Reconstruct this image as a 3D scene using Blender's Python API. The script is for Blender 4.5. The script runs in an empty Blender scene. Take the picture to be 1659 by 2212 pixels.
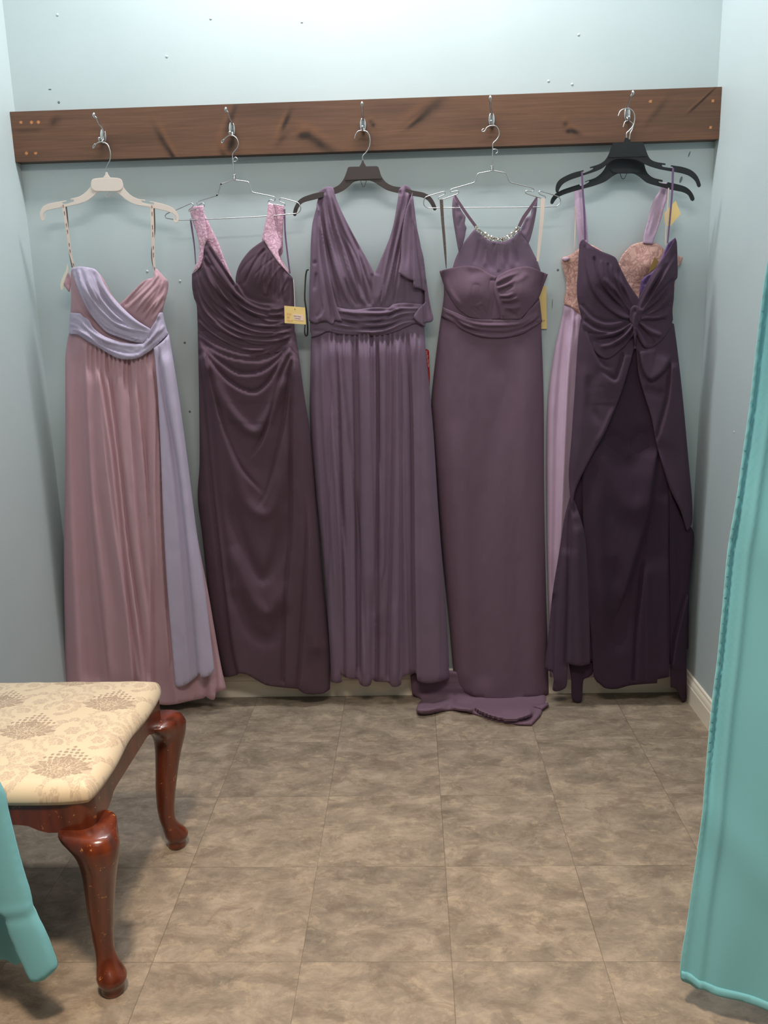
import bpy, bmesh, math, random
import numpy as np
from mathutils import Vector, Matrix, geometry
random.seed(7)
S = bpy.context.scene
COL = S.collection

# ------------------------------------------------------------------ camera
FPX, PITCH, YAW, ROLL, CD, CH = 1819.483, 0.22397, 0.03435, -0.02634, 2.71045, 1.26569
XL, XR = -1.1738, 0.9176                      # side walls; the back wall is y = 0
_z = Vector((0, 0, 1)); _rt = Vector((math.cos(YAW), math.sin(YAW), 0)); _fh = Vector((-math.sin(YAW), math.cos(YAW), 0))
_F = _fh * math.cos(PITCH) - _z * math.sin(PITCH); _U = _fh * math.sin(PITCH) + _z * math.cos(PITCH)
_c, _s = math.cos(ROLL), math.sin(ROLL)
_RI = _rt * _c + _U * _s; _UI = -_rt * _s + _U * _c
CP = Vector((0, -CD, CH))
cam = bpy.data.cameras.new('camera'); cam.sensor_width = 36; cam.sensor_fit = 'HORIZONTAL'
cam.lens = 36 * FPX / 1659; cam.clip_start = .02
co = bpy.data.objects.new('camera', cam); COL.objects.link(co)
co.matrix_world = Matrix((( _RI.x, _UI.x, -_F.x, CP.x), (_RI.y, _UI.y, -_F.y, CP.y), (_RI.z, _UI.z, -_F.z, CP.z), (0, 0, 0, 1)))
S.camera = co
# ------------------------------------------------------------------ light and exposure
S.view_settings.view_transform = 'Standard'; S.view_settings.look = 'None'
S.view_settings.exposure = 0.12; S.view_settings.gamma = 1; S.view_settings.use_curve_mapping = False
W = bpy.data.worlds.new('world'); S.world = W; W.use_nodes = True
W.node_tree.nodes['Background'].inputs[0].default_value = (.9, .95, 1, 1)
W.node_tree.nodes['Background'].inputs[1].default_value = .05
def area(name, loc, sx, sy, power, col, rot=(0, 0, 0)):
    l = bpy.data.lights.new(name, 'AREA'); l.shape = 'RECTANGLE'; l.size = sx; l.size_y = sy
    l.energy = power; l.color = col
    o = bpy.data.objects.new(name, l); COL.objects.link(o); o.location = loc; o.rotation_euler = rot
    o['label'] = 'ceiling light'; o['category'] = 'light'
    return o
L1 = area('stall_ceiling_light', (-.15, -.37, 2.86), 1.4, .16, 31, (.985, .985, 1.0))
L2 = area('shop_ceiling_light', (.0, -2.30, 2.86), 1.4, .35, 34, (1, .92, .84))
L3 = area('rear_fill_light', (.2, -4.4, 2.86), 1.6, .6, 8, (1, .90, .78))  # added frontal fill with no known fixture, despite the shared ceiling label
sp = bpy.data.lights.new('track_spot', 'SPOT'); sp.energy = 250; sp.color = (1, .79, .58); sp.spot_size = math.radians(64); sp.spot_blend = .9; sp.shadow_soft_size = .10
so = bpy.data.objects.new('track_spot', sp); COL.objects.link(so); so.location = (-.25, -2.25, 2.8); so['label'] = 'warm ceiling spot light in front of the stall'; so['category'] = 'light'
so.rotation_euler = (Vector((.0, -1.75, 0)) - so.location).to_track_quat('-Z', 'Y').to_euler()

# ------------------------------------------------------------------ helpers
def lin(r, g, b):
    f = lambda c: ((c / 255 + .055) / 1.055) ** 2.4 if c > 10 else c / 255 / 12.92
    return (f(r), f(g), f(b), 1)
def ray(px, py):
    dx, dy = px - 829.5, py - 1106
    u = dx * _c + dy * _s; v = -dx * _s + dy * _c
    return _F * FPX + _rt * u - _U * v
def at(px, py, d):                       # point at distance d in front of the back wall
    r = ray(px, py); return CP + r * ((-d + CD) / r.y)
def atz(px, py, z):
    r = ray(px, py); return CP + r * ((z - CH) / r.z)
_Fn, _rn, _Un, _Cn = (np.array(v) for v in (_F, _rt, _U, CP))
def at_np(P, d):
    dx = P[:, 0] - 829.5; dy = P[:, 1] - 1106
    u = dx * _c + dy * _s; v = -dx * _s + dy * _c
    r = _Fn[None] * FPX + _rn[None] * u[:, None] - _Un[None] * v[:, None]
    t = (CD - d) / r[:, 1]
    return _Cn[None] + r * t[:, None]
def atz_np(P, z):
    dx = P[:, 0] - 829.5; dy = P[:, 1] - 1106
    u = dx * _c + dy * _s; v = -dx * _s + dy * _c
    r = _Fn[None] * FPX + _rn[None] * u[:, None] - _Un[None] * v[:, None]
    t = (z - CH) / r[:, 2]
    return _Cn[None] + r * t[:, None]
def crop(x0, y0, k): return lambda *p: [(x0 + q[0] / k, y0 + q[1] / k) + tuple(q[2:]) for q in p]
_H = np.random.RandomState(11).rand(256, 256)
def vnoise(x, y):
    xi = np.floor(x).astype(int); yi = np.floor(y).astype(int); fx = x - xi; fy = y - yi
    fx = fx * fx * (3 - 2 * fx); fy = fy * fy * (3 - 2 * fy)
    a = _H[xi % 256, yi % 256]; b = _H[(xi + 1) % 256, yi % 256]; c = _H[xi % 256, (yi + 1) % 256]; d = _H[(xi + 1) % 256, (yi + 1) % 256]
    return (a * (1 - fx) + b * fx) * (1 - fy) + (c * (1 - fx) + d * fx) * fy
def sstep(x): x = np.clip(x, 0, 1); return x * x * (3 - 2 * x)

def link(name, me, mat=None, parent=None, smooth=True):
    if mat is not None: me.materials.append(mat)
    if smooth and len(me.polygons): me.polygons.foreach_set('use_smooth', [True] * len(me.polygons))
    o = bpy.data.objects.new(name, me); COL.objects.link(o)
    if parent is not None:
        o.parent = parent; o.matrix_parent_inverse = Matrix.Translation(-parent.location)
    return o
def from_py(name, V, Fc, mat=None, parent=None, smooth=True):
    me = bpy.data.meshes.new(name); me.from_pydata([tuple(v) for v in V], [], Fc); me.update()
    return link(name, me, mat, parent, smooth)
def empty(name, loc, label=None, cat=None, group=None):
    o = bpy.data.objects.new(name, None); COL.objects.link(o); o.location = loc; o.empty_display_size = .05
    tag(o, label, cat, group); return o
def tag(o, label=None, cat=None, group=None, kind=None):
    if label: o['label'] = label
    if cat: o['category'] = cat
    if group: o['group'] = group
    if kind: o['kind'] = kind
    return o
def box(name, lo, hi, mat, parent=None, bevel=0, kind=None):
    bm = bmesh.new(); bmesh.ops.create_cube(bm, size=1)
    for v in bm.verts:
        v.co = Vector([lo[i] + (v.co[i] + .5) * (hi[i] - lo[i]) for i in range(3)])
    if bevel: bmesh.ops.bevel(bm, geom=bm.edges[:], offset=bevel, segments=2, affect='EDGES')
    me = bpy.data.meshes.new(name); bm.to_mesh(me); bm.free()
    o = link(name, me, mat, parent, smooth=False)
    if kind: o['kind'] = kind
    return o
def catmull(P, step, closed=False):
    """resample a polyline through smooth curve; a third item 1 marks a sharp corner"""
    n = len(P); out = []
    segs = n if closed else n - 1
    g = lambda i: np.array(P[i % n][:2], float) if closed else np.array(P[min(max(i, 0), n - 1)][:2], float)
    sharp = lambda i: len(P[i % n]) > 2 and P[i % n][2]
    for i in range(segs):
        p0, p1, p2, p3 = g(i - 1), g(i), g(i + 1), g(i + 2)
        L = np.linalg.norm(p2 - p1)
        t1 = (p2 - p1) * 1. if sharp(i) else (p2 - p0) * .5
        t2 = (p2 - p1) * 1. if sharp(i + 1) else (p3 - p1) * .5
        for t in (t1, t2):
            l = np.linalg.norm(t)
            if l > L * 1.0 and l > 0: t *= L / l
        m = max(1, int(math.ceil(L / step)))
        for k in range(m):
            t = k / m
            out.append((2*t**3-3*t**2+1)*p1 + (t**3-2*t**2+t)*t1 + (-2*t**3+3*t**2)*p2 + (t**3-t**2)*t2)
    if not closed: out.append(g(n - 1))
    return np.array(out)
def inside(P, poly):
    r = np.zeros(len(P), bool); n = len(poly); x, y = P[:, 0], P[:, 1]
    for i in range(n):
        x1, y1 = poly[i]; x2, y2 = poly[(i + 1) % n]
        if y1 == y2: continue
        c = ((y1 > y) != (y2 > y)) & (x < (x2 - x1) * (y - y1) / (y2 - y1) + x1)
        r ^= c
    return r
def dist_poly(P, A, B):
    """min distance to segments, plus signed distance and position along for the nearest"""
    best = np.full(len(P), 1e9); sg = np.zeros(len(P)); tt = np.zeros(len(P)); n = len(A)
    for i in range(n):
        ab = B[i] - A[i]; L2 = (ab ** 2).sum() + 1e-9
        ap = P - A[i]; t = np.clip(ap @ ab / L2, 0, 1)
        q = ap - t[:, None] * ab; d = np.hypot(q[:, 0], q[:, 1])
        m = d < best; cr = ab[0] * ap[:, 1] - ab[1] * ap[:, 0]
        best[m] = d[m]; sg[m] = -np.sign(cr[m]); tt[m] = (i + t[m]) / n
    return best, sg, tt
FA = 1.0
def fold_height(P, folds, big=False):
    h = np.zeros(len(P))
    for fo in folds:
        kind, amp, w, pts = fo[:4]; side = fo[4] if len(fo) > 4 else 1; tp = fo[5] if len(fo) > 5 else (.28, .28)
        C = catmull(pts, 12)
        lo = C.min(0) - 4 * w; hi = C.max(0) + 4 * w
        m = (P[:, 0] > lo[0]) & (P[:, 0] < hi[0]) & (P[:, 1] > lo[1]) & (P[:, 1] < hi[1])
        if not m.any(): continue
        Q = P[m]; d, s, t = dist_poly(Q, C[:-1], C[1:])
        tpr = np.ones(len(Q))
        if tp[0]: tpr *= sstep(t / tp[0])
        if tp[1]: tpr *= sstep((1 - t) / tp[1])
        a = amp / 1000.
        if kind == 'S' and big: w = w * 1.7
        if kind == 'R': v = a * np.exp(-(d / w) ** 2)
        elif kind == 'V': v = -a * np.exp(-(d / w) ** 2)
        elif kind == 'S':
            sd = d * s * side
            v = np.where(sd >= 0, a * np.exp(-(np.clip(sd, 0, 999) / (1.5 * w)) ** 1.4) , a * np.exp(-(sd / 1.6) ** 2))
            v -= a * .40 * np.exp(-((sd + 4) / 5.) ** 2)
        h[m] += v * tpr
    return h
def fam(c1, c2, n, amp, w, seed=1, tp=(.08, .08), kinds='VRS', side=1):
    """a family of folds fanned between two guide curves"""
    rd = random.Random(seed)
    def rs(c):
        C = catmull(c, 4); i = np.linspace(0, len(C) - 1, 9); return np.stack([np.interp(i, np.arange(len(C)), C[:, 0]), np.interp(i, np.arange(len(C)), C[:, 1])], 1)
    a, b = rs(c1), rs(c2); out = []
    for i in range(n):
        t = (i + .5 + rd.uniform(-.35, .35)) / n; j = rd.uniform(-.10, .10); tt = np.clip(t + j * np.linspace(-1, 1, 9), 0, 1)[:, None]
        p = a * (1 - tt) + b * tt; lo = rd.choice([0, 0, 1, 2]); hi = rd.choice([9, 9, 8, 7])
        out.append((kinds[i % len(kinds)], amp * rd.uniform(.55, 1.3), w * rd.uniform(.7, 1.3), [tuple(q) for q in p[lo:hi]], side, (.3 if lo else tp[0], .3 if hi < 9 else tp[1])))
    return out
def triangulate(outline, sx, sy, step):
    B = catmull(outline, step, True)
    k = sx / sy
    lo, hi = B.min(0), B.max(0)
    xs = np.arange(lo[0], hi[0] + sx, sx); ys = np.arange(lo[1], hi[1] + sy, sy)
    X, Y = np.meshgrid(xs, ys); X = X + (np.arange(len(ys)) % 2)[:, None] * sx * .5
    G = np.stack([X.ravel(), Y.ravel()], 1)
    G = G[inside(G, B)]
    sc = np.array([1, k]); BS = B * sc
    d, _, _ = dist_poly(G * sc, BS, np.roll(BS, -1, 0)); G = G[d > sx * .55]
    allp = np.concatenate([B, G]); n = len(B)
    vs = [Vector((float(p[0]), float(p[1] * k))) for p in allp]
    edges = [(i, (i + 1) % n) for i in range(n)]
    r = geometry.delaunay_2d_cdt(vs, edges, [list(range(n))], 1, 1e-5)
    V = np.array([(v.x, v.y / k) for v in r[0]]); T = [list(f) for f in r[2]]
    return V, T, B
def sheet(name, outline, mat, parent, dfun, back, sx=3, sy=3, step=4, edge=(3, 5), mapper=at_np, colfun=None):
    """closed cloth piece: front skin at dfun(P), back skin at back(P, front); edge=(mm, px) rounding"""
    V, T, B = triangulate(outline, sx, sy, step)
    d, _, _ = dist_poly(V, B, np.roll(B, -1, 0))
    u = np.clip(d / edge[1], 0, 1)
    f = dfun(V) - edge[0] / 1000. * (1 - np.sqrt(1 - (1 - u) ** 2))
    bk = back(V, f)
    bk = np.minimum(bk, f - .0008)
    Wf = mapper(V, f); Wb = mapper(V, bk); n = len(V)
    # orientation
    a, b, c = V[T[0][0]], V[T[0][1]], V[T[0][2]]
    # boundary edges
    from collections import Counter
    cnt = Counter()
    for t in T:
        for i in range(3): cnt[frozenset((t[i], t[(i + 1) % 3]))] += 1
    F = []
    for t in T:
        F.append((t[0], t[2], t[1])); F.append((t[0] + n, t[1] + n, t[2] + n))
        for i in range(3):
            e = (t[i], t[(i + 1) % 3])
            if cnt[frozenset(e)] == 1: F.append((e[0], e[1], e[1] + n, e[0] + n))
    me = bpy.data.meshes.new(name); me.from_pydata(np.concatenate([Wf, Wb]).tolist(), [], F); me.update()
    bm = bmesh.new(); bm.from_mesh(me); bmesh.ops.recalc_face_normals(bm, faces=bm.faces[:]); bm.to_mesh(me); bm.free()
    if colfun is not None:
        ca = me.color_attributes.new('Col', 'FLOAT_COLOR', 'POINT')
        c = np.ones((2 * n, 4)); c[:n, :3] = colfun(V); c[n:, :3] = c[:n, :3]
        ca.data.foreach_set('color', c.ravel())
    o = link(name, me, mat, parent)
    return o
class Garment:
    def __init__(s, root, L, R, d0, T, rim, bumps=(), back=.012, shrink=1):
        s.root = root; s.Ly = [p[1] for p in L]; s.Lx = [p[0] for p in L]; s.Ry = [p[1] for p in R]; s.Rx = [p[0] for p in R]
        s.d0, s.T, s.rim, s.bumps, s.back = d0, T, rim, bumps, back
    def body(s, P):
        l = np.interp(P[:, 1], s.Ly, s.Lx); r = np.interp(P[:, 1], s.Ry, s.Rx)
        u = np.clip(np.minimum(P[:, 0] - l, r - P[:, 0]) / s.rim, 0, 1)
        h = s.d0 + s.T * np.sqrt(1 - (1 - u) ** 2)
        for cx, cy, rx, ry, a in s.bumps:
            h = h + a / 1000. * np.exp(-((P[:, 0] - cx) / rx) ** 2 - ((P[:, 1] - cy) / ry) ** 2)
        return h
    def layer(s, name, outline, mat, off=0, folds=(), full=False, sx=3, sy=3, edge=(1.6, 3), wr=(1.4, 9, 26), parent=None, colfun=None, label=None, thin=.003, step=4, fa=None):
        if fa is None: fa = 1.75 if 'skirt' in name or name == 'side_drape' else 1.25
        sd = random.random() * 90
        def df(P):
            h = s.body(P) + off / 1000. + fold_height(P, folds, fa > 1.5) * fa
            h = h + wr[0] / 1000. * (vnoise(P[:, 0] / wr[1] + sd, P[:, 1] / wr[2] + sd) - .5)
            return h
        bk = (lambda P, f: np.full(len(P), s.d0 - .006)) if full else (lambda P, f: f - thin)
        o = sheet(name, outline, mat, parent or s.root, df, bk, sx, sy, edge=edge, colfun=colfun, step=step)
        if label: o['label'] = label
        return o
def tube(name, pts, rad, mat, parent=None, seg=8, closed=False):
    """round tube through world points; rad scalar or list; rings joined in one mesh"""
    P = [Vector(p) for p in pts]; n = len(P); V = []; F = []
    rads = rad if isinstance(rad, (list, tuple)) else [rad] * n
    up = None
    for i in range(n):
        t = (P[min(i + 1, n - 1)] - P[max(i - 1, 0)]).normalized()
        if up is None:
            up = Vector((0, 0, 1)) if abs(t.z) < .9 else Vector((1, 0, 0))
        a = t.cross(up).normalized(); b = a.cross(t).normalized(); up = b
        for k in range(seg):
            an = 2 * math.pi * k / seg
            V.append(P[i] + (a * math.cos(an) + b * math.sin(an)) * rads[i])
    for i in range(n - 1):
        for k in range(seg):
            F.append((i*seg+k, i*seg+(k+1)%seg, (i+1)*seg+(k+1)%seg, (i+1)*seg+k))
    F.append(tuple(range(seg))[::-1]); F.append(tuple((n-1)*seg+k for k in range(seg)))
    return from_py(name, V, F, mat, parent)
def pxtube(name, pts, d, rad, mat, parent, step=2, seg=8, smooth=True):
    """tube through picture positions; each point may carry its own distance as third item"""
    D = [p[2] if len(p) > 2 else d for p in pts]
    Q = [(p[0], p[1]) for p in pts]
    if smooth:
        C = catmull(Q, step); acc = [0]
        for a, b in zip(Q[:-1], Q[1:]): acc.append(acc[-1] + max(1, math.ceil(math.dist(a, b) / step)))
        dd = np.interp(np.arange(len(C)), acc, D)
    else: C = Q; dd = D
    return tube(name, [at(c[0], c[1], float(e)) for c, e in zip(C, dd)], rad, mat, parent, seg)
def ribbon(name, pts, w, d, mat, parent, thick=.0012, step=3):
    """flat band w px wide along picture points (w may be a list)"""
    Q = [(p[0], p[1]) for p in pts]; D = [p[2] if len(p) > 2 else d for p in pts]
    C = catmull(Q, step); acc = [0]
    for a, b in zip(Q[:-1], Q[1:]): acc.append(acc[-1] + max(1, math.ceil(math.dist(a, b) / step)))
    idx = np.arange(len(C)); dd = np.interp(idx, acc, D)
    ww = np.interp(idx, acc, w) if isinstance(w, (list, tuple)) else np.full(len(C), w)
    V = []; F = []
    for i, c in enumerate(C):
        t = C[min(i + 1, len(C) - 1)] - C[max(i - 1, 0)]; t = t / (np.linalg.norm(t) + 1e-9); nrm = np.array([-t[1], t[0]])
        for sgn, dz in ((1, 0), (-1, 0), (-1, -thick), (1, -thick)):
            q = c + nrm * sgn * ww[i] / 2; V.append(at(q[0], q[1], float(dd[i]) + dz))
    for i in range(len(C) - 1):
        for k in range(4): F.append((4*i+k, 4*i+(k+1)%4, 4*i+4+(k+1)%4, 4*i+4+k))
    F.append((3, 2, 1, 0)); m = 4 * (len(C) - 1); F.append((m, m+1, m+2, m+3))
    o = from_py(name, V, F, mat, parent, smooth=False)
    return o
def plate(name, outline, d1, d2, mat, parent, bevel=.0012, step=5, inset=0):
    """solid of the outline between distances d1 < d2, bevelled"""
    B = catmull(outline, step, True); n = len(B)
    V, T, _ = triangulate(outline, 40, 40, step)
    from collections import Counter
    cnt = Counter()
    for t in T:
        for i in range(3): cnt[frozenset((t[i], t[(i + 1) % 3]))] += 1
    Wf = [at(v[0], v[1], d2) for v in V]; Wb = [at(v[0], v[1], d1) for v in V]; m = len(V)
    bm = bmesh.new(); vv = [bm.verts.new(p) for p in Wf + Wb]
    for t in T:
        bm.faces.new([vv[t[0]], vv[t[2]], vv[t[1]]]); bm.faces.new([vv[i + m] for i in t])
        for i in range(3):
            e = (t[i], t[(i + 1) % 3])
            if cnt[frozenset(e)] == 1: bm.faces.new([vv[e[0]], vv[e[1]], vv[e[1] + m], vv[e[0] + m]])
    bmesh.ops.recalc_face_normals(bm, faces=bm.faces[:])
    bmesh.ops.dissolve_limit(bm, angle_limit=.02, verts=bm.verts[:], edges=bm.edges[:])
    if bevel:
        ed = [e for e in bm.edges if len(e.link_faces) == 2 and e.calc_face_angle(0) > .9]
        bmesh.ops.bevel(bm, geom=ed, offset=bevel, segments=2, affect='EDGES', clamp_overlap=True)
    bmesh.ops.triangulate(bm, faces=[f for f in bm.faces if len(f.verts) > 4])
    me = bpy.data.meshes.new(name); bm.to_mesh(me); bm.free()
    return link(name, me, mat, parent, smooth=False)
def blob(name, c, r, mat, parent=None, seg=16, rot=None):
    bm = bmesh.new(); bmesh.ops.create_uvsphere(bm, u_segments=seg, v_segments=seg // 2, radius=1)
    M = (rot or Matrix.Identity(4)) @ Matrix.Diagonal((r[0], r[1], r[2], 1))
    bmesh.ops.transform(bm, matrix=Matrix.Translation(c) @ M, verts=bm.verts[:])
    me = bpy.data.meshes.new(name); bm.to_mesh(me); bm.free()
    return link(name, me, mat, parent)
def join(name, objs, parent=None):
    """fold several helper meshes into one mesh object"""
    bm = bmesh.new(); mats = []
    for o in objs:
        base = len(mats); off = len(bm.faces)
        bm.from_mesh(o.data); bm.faces.ensure_lookup_table()
        for m in o.data.materials: mats.append(m)
        for f in bm.faces[off:]: f.material_index = base + f.material_index
    me = bpy.data.meshes.new(name); bm.to_mesh(me); bm.free()
    uniq = []
    for m in mats:
        if m not in uniq: uniq.append(m)
    idx = [uniq.index(m) for m in mats]
    for m in uniq: me.materials.append(m)
    for p in me.polygons: p.material_index = idx[p.material_index]
    for o in objs: bpy.data.objects.remove(o)
    o = bpy.data.objects.new(name, me); COL.objects.link(o)
    if parent is not None: o.parent = parent; o.matrix_parent_inverse = Matrix.Translation(-parent.location)
    return o

# ------------------------------------------------------------------ materials
def mat_new(name):
    m = bpy.data.materials.new(name); m.use_nodes = True
    return m, m.node_tree, m.node_tree.nodes['Principled BSDF']
def plain(name, col, rough=.5, metal=0, bump=0, bscale=200, spec=.5):
    m, nt, b = mat_new(name)
    b.inputs['Base Color'].default_value = col; b.inputs['Roughness'].default_value = rough; b.inputs['Metallic'].default_value = metal
    b.inputs['Specular IOR Level'].default_value = spec
    if bump:
        t = nt.nodes.new('ShaderNodeTexCoord'); n = nt.nodes.new('ShaderNodeTexNoise'); n.inputs['Scale'].default_value = bscale
        u = nt.nodes.new('ShaderNodeBump'); u.inputs['Strength'].default_value = bump; u.inputs['Distance'].default_value = .002
        nt.links.new(t.outputs['Object'], n.inputs['Vector']); nt.links.new(n.outputs[0], u.inputs['Height']); nt.links.new(u.outputs[0], b.inputs['Normal'])
    return m
def ramp(nt, src, stops):
    r = nt.nodes.new('ShaderNodeValToRGB'); nt.links.new(src, r.inputs[0])
    e = r.color_ramp.elements
    while len(e) < len(stops): e.new(.5)
    for i, (p, c) in enumerate(stops): e[i].position = p; e[i].color = c
    return r
def fabric(name, col, sheen=.10, rough=.92, var=.10, bump=.25, sheer=0):
    """matt chiffon: fine crepe weave and slight colour variation"""
    m, nt, b = mat_new(name); N = nt.nodes; Lk = nt.links
    t = N.new('ShaderNodeTexCoord')
    n = N.new('ShaderNodeTexNoise'); n.inputs['Scale'].default_value = 900; n.inputs['Detail'].default_value = 2
    n2 = N.new('ShaderNodeTexNoise'); n2.inputs['Scale'].default_value = 5; n2.inputs['Detail'].default_value = 3
    Lk.new(t.outputs['Object'], n.inputs['Vector']); Lk.new(t.outputs['Object'], n2.inputs['Vector'])
    mx = N.new('ShaderNodeMix'); mx.data_type = 'RGBA'
    d = tuple(c * (1 - var) for c in col[:3]) + (1,); e = tuple(min(1, c * (1 + var)) for c in col[:3]) + (1,)
    mx.inputs[6].default_value = d; mx.inputs[7].default_value = e; Lk.new(n.outputs[0], mx.inputs[0])
    Lk.new(mx.outputs[2], b.inputs['Base Color'])
    b.inputs['Roughness'].default_value = rough; b.inputs['Specular IOR Level'].default_value = .15
    b.inputs['Sheen Weight'].default_value = sheen; b.inputs['Sheen Roughness'].default_value = .4
    b.inputs['Sheen Tint'].default_value = tuple(min(1, c * 2.2 + .1) for c in col[:3]) + (1,)
    u = N.new('ShaderNodeBump'); u.inputs['Strength'].default_value = bump; u.inputs['Distance'].default_value = .0006
    Lk.new(n.outputs[0], u.inputs['Height']); Lk.new(u.outputs[0], b.inputs['Normal'])
    if sheer:
        b.inputs['Alpha'].default_value = 1 - sheer
    return m
def lace(name, ground, flower, scale=55):
    m, nt, b = mat_new(name); N = nt.nodes; Lk = nt.links
    t = N.new('ShaderNodeTexCoord')
    nz = N.new('ShaderNodeTexNoise'); nz.inputs['Scale'].default_value = scale * .5; Lk.new(t.outputs['Object'], nz.inputs['Vector'])
    ad = N.new('ShaderNodeMixRGB'); ad.blend_type = 'LINEAR_LIGHT'; ad.inputs[0].default_value = .035
    Lk.new(t.outputs['Object'], ad.inputs[1]); Lk.new(nz.outputs['Color'], ad.inputs[2])
    v = N.new('ShaderNodeTexVoronoi'); v.inputs['Scale'].default_value = scale; v.feature = 'DISTANCE_TO_EDGE'; Lk.new(ad.outputs[0], v.inputs['Vector'])
    n2 = N.new('ShaderNodeTexNoise'); n2.inputs['Scale'].default_value = scale * .9; n2.inputs['Detail'].default_value = 2; Lk.new(ad.outputs[0], n2.inputs['Vector'])
    mu = N.new('ShaderNodeMath'); mu.operation = 'MULTIPLY'; Lk.new(v.outputs[0], mu.inputs[0]); mu.inputs[1].default_value = 3
    a2 = N.new('ShaderNodeMath'); a2.operation = 'ADD'; Lk.new(mu.outputs[0], a2.inputs[0]); Lk.new(n2.outputs[0], a2.inputs[1])
    r = ramp(nt, a2.outputs[0], [(.45, flower), (.8, ground), (1.0, flower)])
    Lk.new(r.outputs[0], b.inputs['Base Color']); b.inputs['Roughness'].default_value = .8; b.inputs['Specular IOR Level'].default_value = .2
    u = N.new('ShaderNodeBump'); u.inputs['Strength'].default_value = .5; u.inputs['Distance'].default_value = .001
    Lk.new(a2.outputs[0], u.inputs['Height']); Lk.new(u.outputs[0], b.inputs['Normal'])
    return m
def vcol(name, rough=.6, grain=None, spec=.4, bump=0, bscale=500):
    """surface whose own pattern is stored on the mesh"""
    m, nt, b = mat_new(name); N = nt.nodes; Lk = nt.links
    a = N.new('ShaderNodeVertexColor'); a.layer_name = 'Col'; out = a.outputs[0]
    t = N.new('ShaderNodeTexCoord')
    if grain:
        mp = N.new('ShaderNodeMapping'); mp.inputs['Scale'].default_value = grain; Lk.new(t.outputs['Object'], mp.inputs[0])
        n = N.new('ShaderNodeTexNoise'); n.inputs['Scale'].default_value = 1; n.inputs['Detail'].default_value = 5; Lk.new(mp.outputs[0], n.inputs['Vector'])
        r = ramp(nt, n.outputs[0], [(.3, (.86, .86, .86, 1)), (.7, (1.12, 1.12, 1.12, 1))])
        mx = N.new('ShaderNodeMixRGB'); mx.blend_type = 'MULTIPLY'; mx.inputs[0].default_value = 1
        Lk.new(out, mx.inputs[1]); Lk.new(r.outputs[0], mx.inputs[2]); out = mx.outputs[0]
    Lk.new(out, b.inputs['Base Color']); b.inputs['Roughness'].default_value = rough; b.inputs['Specular IOR Level'].default_value = spec
    if bump:
        n = N.new('ShaderNodeTexNoise'); n.inputs['Scale'].default_value = bscale; Lk.new(t.outputs['Object'], n.inputs['Vector'])
        u = N.new('ShaderNodeBump'); u.inputs['Strength'].default_value = bump; u.inputs['Distance'].default_value = .001
        Lk.new(n.outputs[0], u.inputs['Height']); Lk.new(u.outputs[0], b.inputs['Normal'])
    return m
def wall_mat():
    m, nt, b = mat_new('blue_wall_paint'); N = nt.nodes; Lk = nt.links
    t = N.new('ShaderNodeTexCoord')
    n = N.new('ShaderNodeTexNoise'); n.inputs['Scale'].default_value = 3; n.inputs['Detail'].default_value = 4; Lk.new(t.outputs['Object'], n.inputs['Vector'])
    r = ramp(nt, n.outputs[0], [(.3, lin(187, 200, 202)), (.7, lin(193, 205, 206))])
    Lk.new(r.outputs[0], b.inputs['Base Color']); b.inputs['Roughness'].default_value = .42; b.inputs['Specular IOR Level'].default_value = .35
    n2 = N.new('ShaderNodeTexNoise'); n2.inputs['Scale'].default_value = 160; n2.inputs['Detail'].default_value = 3; Lk.new(t.outputs['Object'], n2.inputs['Vector'])
    u = N.new('ShaderNodeBump'); u.inputs['Strength'].default_value = .12; u.inputs['Distance'].default_value = .001
    Lk.new(n2.outputs[0], u.inputs['Height']); Lk.new(u.outputs[0], b.inputs['Normal'])
    return m
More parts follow.
